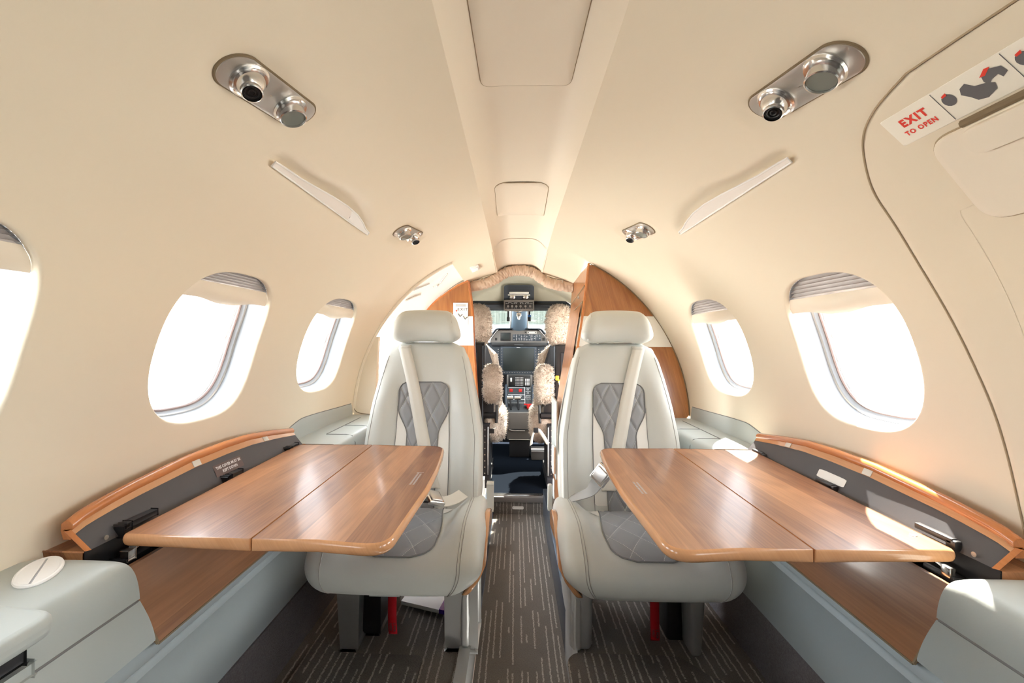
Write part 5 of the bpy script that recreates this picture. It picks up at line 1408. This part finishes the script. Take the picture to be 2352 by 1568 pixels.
def pilot_seat(s, lab):
    t = thing('pilot_seat', lab, 'cockpit seat', (s * .28, 3.15, .10), 'sheepskin covered cockpit seats')
    mb = MB(); fur(mb, egg((s * .275, 3.06, 1.150), .093, .060, .136, 2.5), 40, 24, 2600); mb.build('headrest_cover', M['fleece'], t, angle=180)
    # black shell back, upright
    mb = MB(); mb.box(s * .238, s * .44, 3.00, 3.10, .48, 1.02, .014, 3); sh = mb.build('back_shell', M['black'], t)
    mb = MB(); mb.box(s * .275, s * .40, 2.994, 3.004, .60, .97, .006, 3); mb.build('back_recess', M['blackmat'], sh)
    mb = MB()
    mb.add([Vector((s * .24, 3.02, 1.015)), Vector((s * .215, 3.10, 1.015)), Vector((s * .150, 3.16, .80)), Vector((s * .150, 3.16, .56)), Vector((s * .24, 3.02, .56))] + [Vector((s * .30, 3.08, 1.015)), Vector((s * .27, 3.16, 1.015)), Vector((s * .20, 3.22, .80)), Vector((s * .20, 3.22, .56)), Vector((s * .30, 3.08, .56))], [(0, 1, 2, 3, 4), (9, 8, 7, 6, 5), (0, 5, 6, 1), (1, 6, 7, 2), (2, 7, 8, 3), (3, 8, 9, 4), (4, 9, 5, 0)]); mb.build('side_wing', M['blackmat'], t, smooth=False)
    mb = MB(); mb.tube([(s * .234, 2.998, 1.01), (s * .234, 2.998, .50)], .004, 6); mb.build('edge_trim', M['slate'], t)
    # sheepskin on the seat back, seen along its inboard edge
    mb = MB()
    def bk(u, v):
        z = lerp(.40, 1.035, v); x = interp([(.40, .125), (.60, .128), (.80, .142), (.95, .165), (1.035, .20)], z); a = 2 * PI * u
        w = .045 * min(1, 6 * min(v, 1 - v) + .15)
        return Vector((s * (x + .055 + (.075) * cos(a) * min(1, 6 * min(v, 1 - v) + .2)), 3.20 + .05 * sin(a) + .005 * sin(9 * a + 14 * v), z))
    fur(mb, bk, 24, 30, 2200); mb.build('back_cover', M['fleece'], t, angle=180)
    mb = MB(); fur(mb, egg((s * .170, 3.00, .765), .062, .055, .122, 3.2), 36, 24, 2000); ar = mb.build('armrest', M['fleece'], t, angle=180)
    mb = MB(); mb.tube([(s * .26, 3.02, .55), (s * .15, 3.02, .55)], .022, 14); mb.tube([(s * .14, 3.02, .62), (s * .145, 3.02, .50)], .010, 8); mb.box(s * .17, s * .25, 3.01, 3.05, .57, .66, .006); mb.build('arm_pivot', M['black'], t)
    mb = MB(); fur(mb, egg((s * .185, 3.22, .478), .105, .20, .128, 3.0), 40, 24, 2400); mb.build('seat_cover', M['fleece'], t, angle=180)
    mb = MB(); mb.box(s * .190, s * .300, 2.93, 3.30, .16, .50, .006); mb.box(s * .185, s * .235, 2.90, 3.40, .10, .17, .004); fr = mb.build('base_frame', M['blackmat'], t)
    mb = MB()
    for k in range(8): mb.lathe((s * .214 + s * .0, 2.929, .47 - k * .040), (0, -1, 0), [(.004, 0), (.003, .002)], 8)
    for k in range(14): mb.lathe((s * .205, 2.80 + k * .008, .108), (0, -.3, 1), [(.004, 0), (.003, .004)], 6)
    mb.build('rivets', M['satin'], fr)
    mb = MB(); mb.tube([(s * .193, 2.928, .49), (s * .193, 2.928, .18)], .003, 6); mb.build('frame_edge', M['satin'], fr)
    mb = MB(); mb.box(s * .19, s * .225, 2.81, 3.3, .101, .115, .003); mb.build('floor_rail', M['black'], t)
    mb = MB()
    if s > 0:
        P = catmull([(.225, 2.95, .40), (.195, 2.93, .385), (.165, 2.92, .43), (.135, 2.92, .47), (.110, 2.92, .475), (.090, 2.91, .43), (.083, 2.91, .38)], 8)
        w = .011
    else:
        P = catmull([(-.21, 2.95, .39), (-.19, 2.94, .43), (-.165, 2.94, .47), (-.15, 2.94, .475)], 8); w = .010
    mb.grid(lambda a, b: P[round(b * (len(P) - 1))] + Vector((lerp(-w, w, a) * .8, 0, lerp(-w, w, a) * .6)), 2, len(P) - 1); bt = mb.build('harness_strap', M['webbing'], t, angle=70)
    md = bt.modifiers.new('thickness', 'SOLIDIFY'); md.thickness = .003
    mb = MB(); q = P[int(len(P) * .62)]; mb.box(q.x - .018, q.x + .014, q.y - .012, q.y - .002, q.z - .02, q.z + .012, .004, 3); mb.build('strap_fitting', M['black'], bt)
pilot_seat(-1, 'left cockpit seat with sheepskin covers and black frame'); pilot_seat(1, 'right cockpit seat with sheepskin covers and a loose white strap')

# ------------------------------------------------------------------ outside
mb = MB(); mb.box(-300, 300, -300, 300, -1.25, -1.15); tag(mb.build('floor_apron', M['concrete'], smooth=False), kind='structure')
t = thing('hangar', 'pale green hangar beyond the windshield', 'building', (0, 42, -1.15))
mb = MB(); mb.box(-14, 14, 42, 70, -1.15, 2.6); mb.build('lower_wall', M['hangarw'], t, smooth=False)
mb = MB(); mb.box(-14, 14, 41.8, 70, 2.6, 9.0)
mb.build('upper_wall', M['hangar'], t, smooth=False)
mb = MB()
for k in range(56): x = -14 + k * .5; mb.box(x, x + .2, 41.7, 41.85, 2.6, 9.0)
mb.build('cladding_ribs', M['hangar'], t, smooth=False)
mb = MB(); mb.box(3.0, 5.2, 41.5, 41.9, 2.7, 3.5); mb.build('vent_box', plain('grey_blue_box', (.45, .52, .55), .8, bscale=20), t, smooth=False)
for x, y, lab in ((-51.5, 70, 'distant white aircraft with orange tail, left of the other'), (-62, 90, 'distant white aircraft with orange tail, right of the other')):
    t = thing('airliner', lab, 'aircraft', (x, y, -1.15), 'distant aircraft on the apron')
    mb = MB(); P = [Vector((x - 6 + 12 * k / 12, y, -.2)) for k in range(13)]; rs = [.05, .35, .47, .5, .5, .5, .5, .5, .5, .47, .4, .25, .08]; mb.tube(P, rs, 14); mb.build('fuselage', M['hangarw'], t)
    mb = MB(); mb.slab([Vector((x + 4, y, .1)), Vector((x + 5.7, y, .05)), Vector((x + 6.2, y, 1.3)), Vector((x + 5.5, y, 1.3))], (0, .1, 0)); mb.build('tail_fin', M['tail'], t)
    mb = MB(); mb.slab([Vector((x - 1, y - 4, -.4)), Vector((x - .3, y - 4, -.4)), Vector((x + 1, y, -.4)), Vector((x - 1, y, -.4))], (0, 0, .06)); mb.build('wing', M['hangarw'], t)
    mb = MB(); mb.tube([(x - 4, y, -.6), (x - 4, y, -1.14)], .06, 8); mb.tube([(x + 1, y, -.6), (x + 1, y, -1.14)], .08, 8); mb.build('landing_gear', M['satin'], t)

# ------------------------------------------------------------------ light
world = bpy.data.worlds.new('sky'); bpy.context.scene.world = world; world.use_nodes = True
nt = world.node_tree; bg = nt.nodes['Background']; bg.inputs[0].default_value = (.88, .94, 1.0, 1); bg.inputs[1].default_value = 6.0
sun = bpy.data.lights.new('sun', 'SUN'); sun.energy = 38; sun.angle = rad(.55); sun.color = (1, .93, .82)
so = bpy.data.objects.new('sun', sun); COL.objects.link(so)
SUN_TO = Vector((.31, .72, 1.0)).normalized()       # towards the sun: right, forward, high
so.rotation_euler = SUN_TO.to_track_quat('Z', 'Y').to_euler(); so.location = (3, 6, 8)

# ------------------------------------------------------------------ camera (calibrated)
def rotm(y, p, r):
    cy, sy, cr, sr = cos(y), sin(y), cos(r), sin(r)
    A = Matrix(((cy, sy, 0), (-sy, cy, 0), (0, 0, 1))); B = Matrix(((cr, 0, -sr), (0, 1, 0), (sr, 0, cr)))
    return B @ A
Rm = rotm(rad(1.841), 0, rad(-.2883))
right, fwd, up = Rm[0], Rm[1], Rm[2]
cam = bpy.data.cameras.new('camera'); co = bpy.data.objects.new('camera', cam); COL.objects.link(co)
mw = Matrix(((right[0], up[0], -fwd[0], -.0201), (right[1], up[1], -fwd[1], 0), (right[2], up[2], -fwd[2], 1.04), (0, 0, 0, 1)))
co.matrix_world = mw
cam.sensor_width = 36; cam.lens = 1045 / 2352 * 36; cam.shift_x = 25.64 / 2352; cam.clip_start = .02; cam.clip_end = 800
sc = bpy.context.scene; sc.camera = co
sc.view_settings.view_transform = 'Standard'; sc.view_settings.look = 'None'; sc.view_settings.gamma = 1; sc.view_settings.exposure = 0.95
sc.cycles.max_bounces = 10; sc.cycles.diffuse_bounces = 7; sc.cycles.glossy_bounces = 4; sc.cycles.transparent_max_bounces = 12
sc.cycles.use_denoising = True; sc.cycles.sample_clamp_indirect = 12
